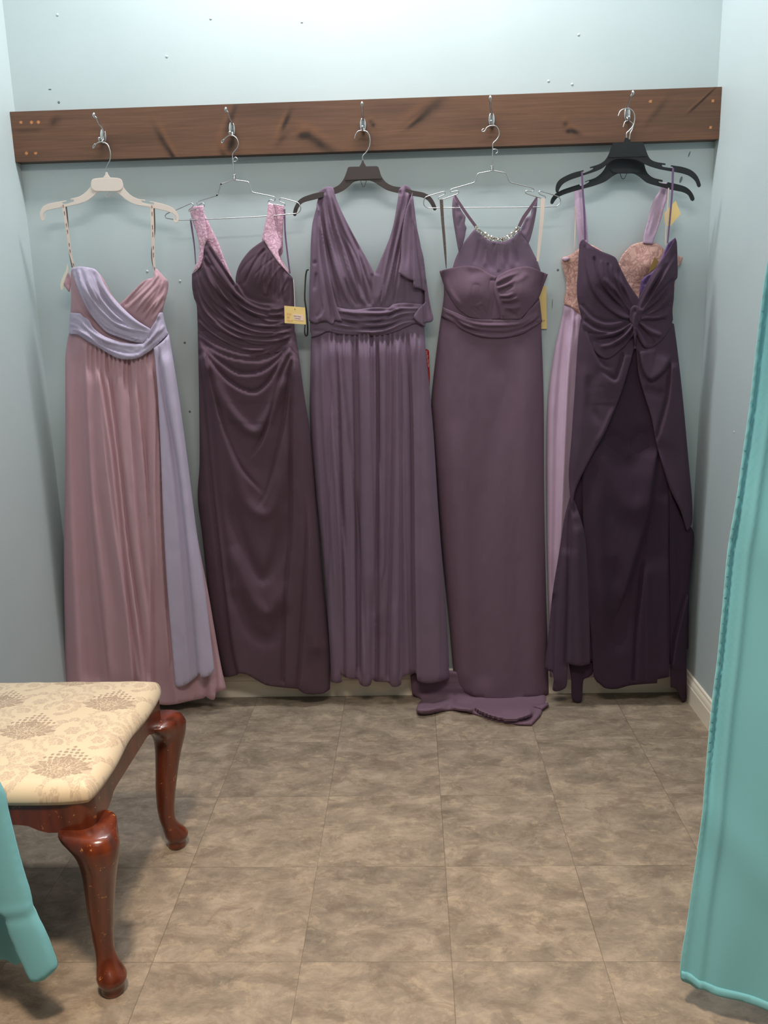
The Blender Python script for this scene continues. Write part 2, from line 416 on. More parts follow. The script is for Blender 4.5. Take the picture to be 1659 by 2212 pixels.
def floor_mat():
    m, nt, b = mat_new('mottled_vinyl_tile'); N = nt.nodes; Lk = nt.links
    t = N.new('ShaderNodeTexCoord'); mp = N.new('ShaderNodeMapping'); Lk.new(t.outputs['Object'], mp.inputs[0])
    s = .3048; mp.inputs['Location'].default_value = (.54696 / s, .03345 / s, 0); mp.inputs['Scale'].default_value = (1 / s, 1 / s, 1)
    sp = N.new('ShaderNodeSeparateXYZ'); Lk.new(mp.outputs[0], sp.inputs[0])
    def M(op, a, bb=None, c=None):
        n = N.new('ShaderNodeMath'); n.operation = op
        for i, v in enumerate((a, bb, c)):
            if v is None: continue
            if isinstance(v, (int, float)): n.inputs[i].default_value = v
            else: Lk.new(v, n.inputs[i])
        return n.outputs[0]
    fx = M('FLOOR', sp.outputs[0]); fy = M('FLOOR', sp.outputs[1])
    rx = M('SUBTRACT', sp.outputs[0], fx); ry = M('SUBTRACT', sp.outputs[1], fy)
    dx = M('MINIMUM', rx, M('SUBTRACT', 1, rx)); dy = M('MINIMUM', ry, M('SUBTRACT', 1, ry))
    cid = N.new('ShaderNodeCombineXYZ'); Lk.new(fx, cid.inputs[0]); Lk.new(fy, cid.inputs[1])
    wn = N.new('ShaderNodeTexWhiteNoise'); wn.noise_dimensions = '2D'; Lk.new(cid.outputs[0], wn.inputs['Vector'])
    # mottling with a different cut of the pattern on every tile
    of = N.new('ShaderNodeVectorMath'); of.operation = 'MULTIPLY_ADD'; Lk.new(wn.outputs['Color'], of.inputs[0]); of.inputs[1].default_value = (9, 9, 9); Lk.new(t.outputs['Object'], of.inputs[2])
    st = N.new('ShaderNodeMapping'); st.inputs['Scale'].default_value = (1, 1.5, 1); Lk.new(of.outputs[0], st.inputs[0])
    n1 = N.new('ShaderNodeTexNoise'); n1.inputs['Scale'].default_value = 9; n1.inputs['Detail'].default_value = 9; n1.inputs['Roughness'].default_value = .74; n1.inputs['Distortion'].default_value = .35; Lk.new(st.outputs[0], n1.inputs['Vector'])
    n2 = N.new('ShaderNodeTexNoise'); n2.inputs['Scale'].default_value = 20; n2.inputs['Detail'].default_value = 10; n2.inputs['Distortion'].default_value = .5; n2.inputs['Roughness'].default_value = .7; Lk.new(st.outputs[0], n2.inputs['Vector'])
    r1 = ramp(nt, n1.outputs[0], [(.32, lin(108, 99, 87)), (.5, lin(136, 123, 108)), (.66, lin(160, 146, 128))])
    r2 = ramp(nt, n2.outputs[0], [(.55, (0, 0, 0, 1)), (.60, (.6, .6, .6, 1)), (.66, (1, 1, 1, 1))])
    mx = N.new('ShaderNodeMixRGB'); Lk.new(M('MULTIPLY', r2.outputs[0], .38), mx.inputs[0]); Lk.new(r1.outputs[0], mx.inputs[1]); mx.inputs[2].default_value = lin(180, 162, 136)
    tv = ramp(nt, wn.outputs[0], [(0, (.95, .95, .96, 1)), (1, (1.05, 1.04, 1.03, 1))])
    n3 = N.new('ShaderNodeTexNoise'); n3.inputs['Scale'].default_value = 13; n3.inputs['Detail'].default_value = 10; n3.inputs['Roughness'].default_value = .72; n3.inputs['Distortion'].default_value = .6
    o3 = N.new('ShaderNodeVectorMath'); o3.operation = 'ADD'; Lk.new(st.outputs[0], o3.inputs[0]); o3.inputs[1].default_value = (31, 17, 5); Lk.new(o3.outputs[0], n3.inputs['Vector'])
    r3 = ramp(nt, n3.outputs[0], [(.52, (0, 0, 0, 1)), (.60, (1, 1, 1, 1))])
    mz = N.new('ShaderNodeMixRGB'); Lk.new(M('MULTIPLY', r3.outputs[0], .40), mz.inputs[0]); Lk.new(mx.outputs[0], mz.inputs[1]); mz.inputs[2].default_value = lin(102, 87, 74)
    m2 = N.new('ShaderNodeMixRGB'); m2.blend_type = 'MULTIPLY'; m2.inputs[0].default_value = 1; Lk.new(mz.outputs[0], m2.inputs[1]); Lk.new(tv.outputs[0], m2.inputs[2])
    # joints: thin, uneven
    nj = N.new('ShaderNodeTexNoise'); nj.inputs['Scale'].default_value = 2.3; Lk.new(t.outputs['Object'], nj.inputs['Vector'])
    wj = M('MULTIPLY', nj.outputs[0], .0050)
    jx = M('LESS_THAN', dx, wj); jy = M('LESS_THAN', dy, M('MULTIPLY', wj, .8)); j = M('MAXIMUM', jx, jy)
    m3 = N.new('ShaderNodeMixRGB'); Lk.new(M('MULTIPLY', j, .5), m3.inputs[0]); Lk.new(m2.outputs[0], m3.inputs[1]); m3.inputs[2].default_value = lin(62, 52, 40)
    Lk.new(m3.outputs[0], b.inputs['Base Color'])
    rr = ramp(nt, n1.outputs[0], [(.3, (.42, .42, .42, 1)), (.7, (.56, .56, .56, 1))]); Lk.new(rr.outputs[0], b.inputs['Roughness'])
    b.inputs['Specular IOR Level'].default_value = .35
    u = N.new('ShaderNodeBump'); u.inputs['Strength'].default_value = .25; u.inputs['Distance'].default_value = .001
    Lk.new(M('SUBTRACT', n2.outputs[0], M('MULTIPLY', j, 2)), u.inputs['Height']); Lk.new(u.outputs[0], b.inputs['Normal'])
    return m
def leg_mat():
    m, nt, b = mat_new('cherry_lacquer'); N = nt.nodes; Lk = nt.links
    t = N.new('ShaderNodeTexCoord'); mp = N.new('ShaderNodeMapping'); mp.inputs['Scale'].default_value = (40, 40, 5); Lk.new(t.outputs['Object'], mp.inputs[0])
    n = N.new('ShaderNodeTexNoise'); n.inputs['Scale'].default_value = 1; n.inputs['Detail'].default_value = 5; Lk.new(mp.outputs[0], n.inputs['Vector'])
    r = ramp(nt, n.outputs[0], [(.3, lin(70, 29, 17)), (.7, lin(112, 50, 27))])
    n2 = N.new('ShaderNodeTexNoise'); n2.inputs['Scale'].default_value = 55; n2.inputs['Detail'].default_value = 6; n2.inputs['Roughness'].default_value = .75; Lk.new(t.outputs['Object'], n2.inputs['Vector'])
    r2 = ramp(nt, n2.outputs[0], [(.635, (0, 0, 0, 1)), (.65, (1, 1, 1, 1))])
    mx = N.new('ShaderNodeMixRGB'); Lk.new(r2.outputs[0], mx.inputs[0]); Lk.new(r.outputs[0], mx.inputs[1]); mx.inputs[2].default_value = lin(190, 128, 70)
    Lk.new(mx.outputs[0], b.inputs['Base Color']); b.inputs['Roughness'].default_value = .28; b.inputs['Coat Weight'].default_value = .5; b.inputs['Coat Roughness'].default_value = .12
    return m

M_wall = wall_mat(); M_floor = floor_mat(); M_leg = leg_mat()
M_white = plain('white_trim_paint', lin(242, 231, 212), .4)
M_ceil = plain('ceiling_white', lin(228, 230, 226), .9)
M_shop = plain('shop_wall_beige', lin(150, 140, 126), .9)
M_chrome = plain('brushed_nickel', (.62, .61, .60, 1), .26, 1)
M_wire = plain('chrome_wire', (.50, .50, .51, 1), .32, 1)
M_black = plain('black_plastic', lin(20, 20, 22), .42, bump=.1, bscale=600)
M_charcoal = plain('charcoal_plastic', lin(62, 53, 52), .45, bump=.1, bscale=600)
M_clear = plain('milky_plastic', lin(226, 212, 202), .35)
M_clear.node_tree.nodes['Principled BSDF'].inputs['Subsurface Weight'].default_value = .25
M_clear.node_tree.nodes['Principled BSDF'].inputs['Subsurface Radius'].default_value = (.01, .01, .01)
M_mauve = fabric('mauve_chiffon', lin(188, 151, 160)); M_lav = fabric('lavender_chiffon', lin(186, 175, 198))
M_lavsh = fabric('lavender_sheer', lin(186, 175, 198), sheer=.4)
M_plum = fabric('dark_plum_chiffon', lin(91, 71, 82)); M_vio = fabric('dusty_violet_chiffon', lin(119, 99, 117))
M_wine = fabric('wisteria_chiffon', lin(112, 89, 104)); M_winesheer = fabric('wisteria_sheer_chiffon', lin(134, 107, 130), sheer=.25)
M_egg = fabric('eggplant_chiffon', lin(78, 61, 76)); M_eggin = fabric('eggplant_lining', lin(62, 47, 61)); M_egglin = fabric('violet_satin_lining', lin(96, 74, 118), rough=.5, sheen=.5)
M_lil = fabric('pale_lilac_chiffon', lin(200, 172, 196)); M_purp = fabric('purple_satin_ribbon', lin(118, 94, 126), rough=.6, sheen=.1)
M_pinklace = lace('pink_lace', lin(186, 142, 166), lin(228, 186, 202), 60); M_blush = lace('blush_lace', lin(178, 132, 128), lin(222, 178, 166), 48)
M_rib = plain('cream_satin_ribbon', lin(226, 206, 194), .5); M_ribdk = plain('grey_ribbon_back', lin(116, 100, 92), .6)
M_ink = plain('brown_print', lin(120, 88, 84), .6); M_seq = plain('dark_glitter_ribbon', lin(86, 72, 66), .4, .3, bump=1, bscale=900)
M_tag = plain('yellow_card', lin(248, 214, 142), .55); M_tagw = plain('white_sticker', lin(250, 218, 200), .5); M_ora = plain('orange_print', lin(230, 150, 90), .6)
M_grey = plain('grey_print', lin(130, 105, 110), .6); M_red = plain('red_card', lin(176, 26, 34), .35); M_wht = plain('white_print', lin(236, 206, 196), .5)
M_gem = plain('clear_rhinestone', (.92, .86, .80, 1), .06, .9); M_gemdk = plain('bead_setting', lin(110, 84, 66), .35, .8)
M_str = plain('white_string', lin(225, 215, 205), .7); M_paper = plain('white_paper_tag', lin(232, 226, 206), .6)
M_teal = fabric('teal_curtain_cloth', lin(119, 183, 196), sheen=.3, var=.03, bump=.15)
M_rod = plain('white_rod', lin(220, 220, 215), .4)
M_bead = plain('black_ribbon', lin(16, 15, 16), .45, bump=.6, bscale=900)
M_dent = plain('filled_paint_dent', lin(196, 210, 210), .6); M_dentd = plain('wall_scuff', lin(110, 122, 124), .8)

# ------------------------------------------------------------------ room
ZC = 2.9; YF = -1.50; YB = -6.0
box('floor', (-3.2, YB, -.1), (3.2, .12, 0), M_floor, kind='structure')
box('ceiling', (-3.2, YB, ZC), (3.2, .12, ZC + .1), M_ceil, kind='structure')
box('wall_back', (XL - .1, 0, 0), (XR + .1, .12, ZC), M_wall, kind='structure')
box('wall_left', (XL - .1, YF, 0), (XL, 0, ZC), M_wall, kind='structure')
box('wall_right', (XR, YF, 0), (XR + .1, 0, ZC), M_wall, kind='structure')
box('wall_header', (XL - .1, YF - .1, 2.67), (XR + .1, YF, ZC), M_wall, kind='structure')
box('wall_shop_front_left', (-3.2, YF - .1, 0), (XL - .1, YF, ZC), M_shop, kind='structure')
box('wall_shop_front_right', (XR + .1, YF - .1, 0), (3.2, YF, ZC), M_shop, kind='structure')
box('wall_shop_left', (-3.3, YB, 0), (-3.2, YF, ZC), M_shop, kind='structure')
box('wall_shop_right', (3.2, YB, 0), (3.3, YF, ZC), M_shop, kind='structure')
box('wall_shop_rear', (-3.3, YB - .1, 0), (3.3, YB, ZC), M_shop, kind='structure')
BP = [(0, 0), (.013, 0), (.013, .058), (.011, .062), (.011, .066), (.0095, .074), (.006, .082), (.0055, .088), (.003, .091), (0, .092)]
def baseboard(name, p0, p1, nrm):
    V = []; F = []; n = len(BP)
    for p in (p0, p1):
        for a, z in BP: V.append((p[0] + nrm[0] * a, p[1] + nrm[1] * a, z))
    for i in range(n): F.append((i, (i + 1) % n, n + (i + 1) % n, n + i))
    F += [tuple(range(n)), tuple(range(2 * n - 1, n - 1, -1))]
    o = from_py(name, V, F, M_white, smooth=False); o['kind'] = 'structure'
    bm = bmesh.new(); bm.from_mesh(o.data); bmesh.ops.recalc_face_normals(bm, faces=bm.faces[:]); bm.to_mesh(o.data); bm.free()
baseboard('baseboard_back', (XL, 0), (XR, 0), (0, -1))
baseboard('baseboard_left', (XL, YF), (XL, -.013), (1, 0))
baseboard('baseboard_right', (XR, YF), (XR, -.013), (-1, 0))
wb = bpy.data.objects['wall_back']
bumps = [(455, 40), (652, 47), (360, 122), (1185, 175), (1236, 182), (1250, 75), (318, 586), (389, 607), (124, 32)]
ds = [blob('paint_bump', at(x, y, .0002), (.004, .0016, .004), M_dent, None, 10) for x, y in bumps]
join('paint_bump', ds, wb)
ds = [blob('scuff_mark', at(x, y, .0), (w, .0008, h), M_dentd, None, 10, Matrix.Rotation(a, 4, 'Y')) for x, y, w, h, a in
      [(127, 221, .004, .004, 0), (108, 193, .005, .002, 0), (399, 740, .004, .004, 0), (410, 889, .004, .004, 0), (1489, 333, .002, .009, .35), (1471, 388, .004, .010, .3), (1193, 656, .0012, .016, .05), (1205, 583, .004, .004, 0), (727, 1489, .006, .002, 0)]]
join('scuff_mark', ds, wb)
ds = [blob('wall_speck', Vector((XR, y, z)), (.0015, .004, .004), M_dent, None, 10) for y, z in [(-.32, .47), (-.3, .93)]]
join('paint_bump', ds, bpy.data.objects['wall_right'])

# ------------------------------------------------------------------ hook rail
def rail_build():
    x0, x1, z0, z1, y0, y1 = XL + .001, XR - .001, 1.757, 1.8975, -.038, -.0005
    nx, nz = 900, 62
    X, Z = np.meshgrid(np.linspace(x0, x1, nx), np.linspace(z0, z1, nz)); Xf, Zf = X.ravel(), Z.ravel()
    c = np.zeros((nx * nz, 3)); base = np.array(lin(104, 74, 57)[:3]); dark = np.array(lin(72, 52, 42)[:3]); lite = np.array(lin(112, 78, 57)[:3]); blk = np.array(lin(40, 27, 20)[:3])
    wz = Zf + .012 * (vnoise(Xf * 3, Zf * 8) - .5)
    a = vnoise(Xf * 2.2 + 5, wz * 60); b = vnoise(Xf * 5, wz * 16 + 9); g = vnoise(Xf * 9, wz * 260)
    c[:] = base; t = np.clip((a - .35) * 1.3, 0, 1)[:, None]; c = c * (1 - t) + lite * t
    t = np.clip((b - .5) * 1.8, 0, 1)[:, None] * .7; c = c * (1 - t) + dark * t
    c *= (.9 + .2 * g)[:, None]
    for px, py, L, w, ang, s in [(352, 305, .045, .010, -62, .7), (372, 335, .03, .007, -60, .8), (497, 262, .06, .010, 65, .6), (500, 312, .03, .016, 60, .9), (489, 345, .035, .008, -60, .7), (618, 262, .035, .008, 62, .9), (655, 290, .02, .010, 30, .9), (690, 310, .07, .015, -32, .75), (660, 293, .018, .010, 0, .9), (920, 243, .07, .016, 35, .7), (900, 262, .03, .006, 35, .9), (802, 262, .008, .006, 0, .8), (806, 270, .007, .007, 0, .8), (1222, 268, .010, .010, 0, .7), (1240, 284, .02, .008, -25, .9), (1228, 283, .009, .007, 0, .9), (1522, 212, .045, .003, 42, 1), (1500, 232, .02, .004, 40, .8), (1420, 240, .05, .010, 50, .35), (790, 300, .05, .03, 80, .3), (118, 262, .02, .012, 30, .5), (60, 282, .05, .006, 0, .5), (230, 320, .03, .02, 60, .35), (610, 300, .03, .010, 45, .4), (1035, 265, .08, .03, 0, .22)]:
        P = at(px, py, .038); dx = Xf - P.x; dz = Zf - P.z; an = math.radians(ang)
        u = dx * math.cos(an) + dz * math.sin(an); v = -dx * math.sin(an) + dz * math.cos(an)
        m = np.exp(-(u / L) ** 2 * 1.2 - (v / w) ** 2 * 1.2) * s; m *= .95 + .5 * vnoise(Xf * 60, Zf * 60)
        m = np.clip(m, 0, 1)[:, None]; c = c * (1 - m) + blk * m
        o = np.exp(-((u + L * .3) / L) ** 2 - ((v - w * 1.6) / (w * .8)) ** 2)[:, None] * .45 * s; c = c * (1 - o) + np.array(lin(132, 88, 58)[:3]) * o
    for px, py in [(45, 264), (68, 264), (83, 264), (77, 331), (57, 331), (1540, 218), (1535, 275), (1405, 219)]:
        P = at(px, py, .038); m = (np.hypot(Xf - P.x, Zf - P.z) < .0042)[:, None]; c = np.where(m, np.array(lin(196, 132, 84)[:3]), c)
    V = [(x, y0, z) for x, z in zip(Xf, Zf)]; F = []
    for j in range(nz - 1):
        for i in range(nx - 1):
            q = j * nx + i; F.append((q, q + 1, q + nx + 1, q + nx))
    n0 = len(V); V += [(x0, y1, z0), (x1, y1, z0), (x1, y1, z1), (x0, y1, z1)]
    bl, br, tr, tl = 0, nx - 1, nx * nz - 1, nx * (nz - 1)
    F.append([n0] + [n0 + 1] + list(range(br, bl - 1, -1))); F.append([n0 + 3] + list(range(tl, tr + 1)) + [n0 + 2])
    F.append([n0] + [j * nx for j in range(nz)] + [n0 + 3]); F.append([n0 + 1, n0 + 2] + [j * nx + nx - 1 for j in range(nz - 1, -1, -1)])
    F.append([n0, n0 + 3, n0 + 2, n0 + 1])
    me = bpy.data.meshes.new('hook_rail'); me.from_pydata(V, [], F); me.update()
    ca = me.color_attributes.new('Col', 'FLOAT_COLOR', 'POINT'); cc = np.ones((len(V), 4)); cc[:n0, :3] = c; cc[n0:, :3] = dark
    ca.data.foreach_set('color', cc.ravel())
    r = empty('coat_rail', ((XL + XR) / 2, 0, z0), 'long dark stained knotty pine board fixed across the back wall, carrying the hooks', 'rail')
    o = link('board', me, vcol('stained_pine', .5, (10, 10, 260), .35, .15), r, smooth=False)
    # bare splintered wood at the left end
    ch = []
    for px, py, w, h in [(26, 296, .003, .012), (27, 318, .004, .015), (24, 310, .003, .010)]:
        ch.append(blob('splinter', at(px, py, .036), (w, .004, h), plain('bare_pine', lin(212, 160, 98), .8), None, 8))
    join('splintered_edge', ch, r)['label'] = 'pale splintered bare wood edge'
    return r
rail_build()

# ------------------------------------------------------------------ hooks
def hook(tip, neck, plate_c, low_tip, low_bot, label):
    """tip/neck: upper prong; plate_c: oval plate centre; low_*: small lower prong"""
    b = at(plate_c[0], plate_c[1], .04)
    r = empty('coat_hook', b, label, 'hook', 'double prong hooks screwed to the wooden rail')
    sc = at(plate_c[0], plate_c[1], .038)
    o = blob('plate', Vector((b.x, -.040, b.z)), (.0100, .0055, .0215), M_chrome, r, 20)
    pts = [(plate_c[0], plate_c[1] + 2, .042), (plate_c[0], plate_c[1] - 14, .046), (neck[0], neck[1], .060), ((neck[0] + tip[0]) / 2, (neck[1] + tip[1]) / 2, .074), (tip[0], tip[1] + 8, .084), (tip[0], tip[1], .087)]
    C = catmull([(p[0], p[1]) for p in pts], 3); dd = np.interp(np.linspace(0, 1, len(C)), np.linspace(0, 1, len(pts)), [p[2] for p in pts])
    t = np.linspace(0, 1, len(C)); rad = [float(v) for v in np.interp(t, [0, .25, .5, .8, .93, 1], [.005, .0038, .0026, .0036, .0044, .0012])]
    tube('upper_prong', [at(c[0], c[1], float(d)) for c, d in zip(C, dd)], rad, M_chrome, r, 12)
    pts = [(plate_c[0], plate_c[1] + 8, .042), (low_bot[0] + 2, low_bot[1] - 2, .052), (low_bot[0], low_bot[1], .064), (low_tip[0], low_tip[1] + 8, .080), (low_tip[0], low_tip[1], .084)]
    C = catmull([(p[0], p[1]) for p in pts], 2); dd = np.interp(np.linspace(0, 1, len(C)), np.linspace(0, 1, len(pts)), [p[2] for p in pts])
    rad = [float(v) for v in np.interp(np.linspace(0, 1, len(C)), [0, .4, .8, .95, 1], [.0045, .003, .0036, .0042, .001])]
    tube('lower_prong', [at(c[0], c[1], float(d)) for c, d in zip(C, dd)], rad, M_chrome, r, 12)
    return r
hook((203, 243), (214, 268), (223, 294), (214.5, 296), (218, 308), 'leftmost nickel coat hook, leaning left, holding the milky plastic hanger')
hook((488, 231), (497, 256), (501, 279), (496.5, 283), (500, 295), 'second nickel coat hook from the left, holding the lace strapped plum gown')
hook((782, 219), (783, 247), (784, 270), (783, 271), (784, 284), 'middle nickel coat hook, holding the charcoal hanger of the v neck gown')
hook((1059, 206), (1060, 236), (1062, 259), (1061, 259), (1061, 273), 'fourth nickel coat hook from the left, holding the wire hanger of the beaded halter gown')
hook((1367, 195), (1360, 219), (1355, 247), (1359, 250), (1357, 262), 'rightmost nickel coat hook, holding two black hangers at once')

# ------------------------------------------------------------------ hangers
c8 = crop(80, 220, 5.184)      # milky hanger crop
cb = crop(390, 210, 5.7207)    # wire hanger B
cc_ = crop(620, 200, 4.8794)   # charcoal hanger
cd = crop(900, 190, 5.1844)    # wire hanger D
ce = crop(1180, 170, 4.74)     # black pair

def hanger_plastic(name, label, arms, plateo, hookpts, stem, dd, mat, mplate, loop=None, prefix='hanger'):
    loc = at(stem[0][0], stem[0][1], dd)
    r = empty(name, loc, label, 'hanger')
    plate('arms', arms, dd - .003, dd + .003, mat, r, .001)
    p = plate('centre_plate', plateo, dd - .004, dd + .0052, mplate, r, .0015)
    plate('neck', stem, dd - .0035, dd + .0035, mat, r, .0012)
    pxtube('wire_hook', hookpts, dd, .0016, M_wire, r)
    if loop: pxtube('lower_loop', loop, dd, .0009, mat, r)
    return r
armsA = c8((35, 1300), (30, 1240, 1), (60, 1180), (115, 1145), (200, 1125), (330, 1103, 1), (330, 1116, 1), (285, 1128, 1), (290, 1145), (330, 1145), (410, 1118, 1), (412, 1098, 1), (375, 1098, 1), (375, 1084, 1), (470, 1060), (540, 1015), (590, 960), (605, 935, 1), (960, 935, 1),
           (985, 980), (1050, 1045), (1130, 1085), (1215, 1098, 1), (1215, 1112, 1), (1172, 1108, 1), (1180, 1128), (1265, 1148, 1), (1310, 1150), (1310, 1132, 1), (1265, 1125, 1), (1265, 1112, 1), (1400, 1140), (1500, 1178), (1560, 1228), (1588, 1300), (1580, 1345), (1555, 1358), (1530, 1340), (1525, 1270, 1), (1540, 1268, 1), (1540, 1310), (1552, 1325), (1558, 1290), (1520, 1252), (1440, 1222), (1340, 1198), (1230, 1175), (1100, 1150), (1000, 1100), (930, 1040), (870, 1005), (700, 1005), (640, 1050), (560, 1110), (440, 1150), (300, 1180), (160, 1205), (100, 1225), (72, 1260), (75, 1300), (82, 1255, 1), (96, 1255, 1), (88, 1310), (65, 1340))
hA = hanger_plastic('garment_hanger', 'milky white plastic hanger with centre plate holding the mauve and lavender strapless gown', armsA,
    c8((612, 875), (650, 858), (760, 848), (900, 852), (945, 870), (965, 940), (940, 990), (890, 1003), (660, 1003), (620, 985), (603, 940)),
    c8((650, 470), (632, 492), (628, 520), (645, 505), (660, 475), (695, 452), (740, 452), (790, 480), (820, 560), (820, 640), (800, 690), (778, 735), (778, 790)),
    c8((764, 788, 1), (792, 788, 1), (795, 812), (825, 850, 1), (738, 850, 1), (765, 812)), .088, M_clear, M_clear,
    c8((768, 1008), (768, 1045), (790, 1065), (814, 1045), (814, 1008)))
armsC = cc_((62, 1280), (75, 1215), (110, 1150), (160, 1108), (230, 1080), (318, 1055), (420, 1040), (490, 1005), (550, 970), (600, 905), (640, 800, 1), (960, 800, 1), (1000, 890), (1050, 950), (1120, 985), (1205, 1000), (1320, 1030), (1440, 1055), (1510, 1095), (1555, 1160), (1578, 1225), (1565, 1245), (1545, 1240), (1520, 1190), (1480, 1135), (1420, 1105), (1300, 1085), (1180, 1062), (1060, 1030), (980, 985), (920, 945), (870, 928, 1), (760, 928, 1), (700, 945), (650, 990), (590, 1035), (520, 1065), (420, 1090), (300, 1125), (200, 1150), (150, 1175), (115, 1230), (95, 1300), (75, 1303))
hC = hanger_plastic('garment_hanger', 'charcoal plastic hanger holding the dusty violet v neck gown, on the middle hook', armsC,
    cc_((640, 790, 1), (660, 782), (940, 775), (962, 780, 1), (1003, 912, 1), (608, 928, 1)),
    cc_((712, 488), (725, 440), (755, 405), (800, 402), (840, 412), (868, 455), (876, 520), (862, 585), (825, 640), (798, 670), (798, 718)),
    cc_((790, 715, 1), (806, 715, 1), (812, 740), (838, 782, 1), (760, 784, 1), (785, 740)), .072, M_charcoal, M_charcoal,
    cc_((775, 930), (800, 990), (815, 990), (835, 930)))
def black_hanger(label, dx, dy, dd, arms_left_tip, hookpts, sc=1.0):
    pass
armsE = ce((108, 1170), (95, 1150), (100, 1090), (130, 1040), (190, 1000), (280, 962), (385, 935, 1), (385, 948, 1), (355, 955), (370, 970), (460, 935), (485, 915), (445, 918, 1), (445, 905, 1), (540, 875), (600, 835), (640, 770), (680, 660, 1), (995, 655, 1), (1040, 780), (1075, 830), (1140, 855), (1222, 868, 1), (1222, 885, 1), (1180, 882), (1190, 900), (1290, 915), (1300, 905), (1272, 898, 1), (1275, 885, 1), (1400, 905), (1490, 940), (1550, 1000), (1583, 1085), (1575, 1108), (1550, 1108), (1525, 1050), (1470, 1000), (1390, 970), (1280, 950), (1150, 925), (1040, 890), (900, 830), (700, 830), (560, 925), (400, 985), (250, 1035), (170, 1080), (130, 1140), (125, 1165))
armsF = ce((42, 1275), (50, 1230), (90, 1180), (160, 1140), (250, 1108), (340, 1080, 1), (345, 1095), (380, 1090), (435, 1060), (440, 1045, 1), (390, 1060), (400, 1050), (500, 1015), (560, 970), (600, 915), (640, 820), (690, 700, 1), (980, 700, 1), (1010, 900), (1040, 970), (1100, 1015), (1195, 1040), (1190, 1058), (1145, 1050), (1160, 1065), (1235, 1075), (1240, 1058, 1), (1360, 1085), (1440, 1115), (1495, 1170), (1520, 1235), (1505, 1253), (1480, 1245), (1450, 1190), (1390, 1160), (1290, 1140), (1160, 1105), (1030, 1065), (960, 1010), (900, 975), (840, 970), (740, 970), (680, 1000), (600, 1055), (480, 1100), (330, 1140), (200, 1180), (120, 1215), (85, 1255), (65, 1285))
hF = hanger_plastic('garment_hanger', 'lower rear one of the two black plastic hangers, holding the blush lace gown', armsF,
    ce((700, 800, 1), (960, 795, 1), (985, 930), (960, 965), (700, 968), (655, 930)),
    ce((785, 500), (808, 440), (850, 435), (890, 470), (880, 520), (860, 560), (850, 635)),
    ce((842, 620, 1), (862, 620, 1), (880, 800, 1), (790, 800, 1)), .066, M_black, M_black,
    ce((755, 968), (775, 1020), (800, 1022), (825, 968)))
hE = hanger_plastic('garment_hanger', 'upper front one of the two black plastic hangers, holding the twist front eggplant gown', armsE,
    ce((685, 655, 1), (990, 648, 1), (1040, 790, 1), (1035, 800, 1), (640, 812, 1), (632, 800, 1)),
    ce((735, 385), (760, 330), (810, 308), (860, 312), (895, 350), (905, 410), (890, 480), (850, 530), (822, 560), (822, 615)),
    ce((808, 605, 1), (836, 605, 1), (860, 660, 1), (790, 662, 1)), .105, M_black, M_black)

def wire_hanger(label, segs, dd, coil, loop):
    r = empty('wire_hanger', at(*coil[0], dd), label, 'hanger')
    for n, s, sm in segs: pxtube(n, s, dd, .00145, M_wire, r, step=1.5 if sm else 2)
    V = []
    x0, y0 = coil[0]; x1, y1 = coil[1]; ring = []
    for k in range(72):
        t = k / 71; an = t * 2 * math.pi * 5; c = at(x0 + (x1 - x0) * t, y0 + (y1 - y0) * t, dd)
        ring.append(c + Vector((math.cos(an) * .0032, math.sin(an) * .0032, 0)))
    tube('coiled_neck', ring, .0014, M_wire, r, 6)
    pxtube('small_loop', loop, dd, .0013, M_wire, r, step=1.5)
    return r
hB = wire_hanger('slim chrome wire hanger holding the dark plum gown by its pink lace straps', [
    ('hook', cb((535, 520), (512, 540), (505, 560), (520, 565), (545, 520), (590, 480), (640, 472), (690, 505), (715, 570), (700, 630), (650, 690), (642, 740), (648, 800), (656, 870), (660, 960)), 1),
    ('shoulder', cb((655, 1022), (500, 1075, 1), (490, 1090), (462, 1195), (450, 1212, 1), (215, 1290), (203, 1305), (210, 1330), (230, 1330), (270, 1308), (290, 1320), (292, 1345), (275, 1355), (120, 1400)), 1),
    ('shoulder', cb((668, 1022), (830, 1045), (845, 1060), (885, 1165), (905, 1178), (1150, 1230), (1170, 1255), (1155, 1280), (1110, 1268), (1085, 1285), (1082, 1300), (1110, 1315), (1275, 1345)), 1),
    ('end_loop', cb((-180, 1495), (-190, 1470), (-170, 1440), (-60, 1395), (130, 1312), (155, 1322), (152, 1350), (110, 1385), (100, 1400), (108, 1415)), 1),
    ('end_loop', cb((1285, 1345), (1290, 1325), (1275, 1308), (1230, 1292), (1220, 1270), (1245, 1247), (1430, 1295), (1465, 1320), (1485, 1370), (1470, 1415), (1430, 1437)), 1),
    ('bottom_bar', cb((-180, 1495), (0, 1518), (500, 1500), (1060, 1470), (1430, 1437)), 1)], .080, (cb((662, 955))[0], cb((664, 1020))[0]),
    cb((650, 795), (655, 760), (680, 742), (702, 765), (692, 790), (655, 798)))
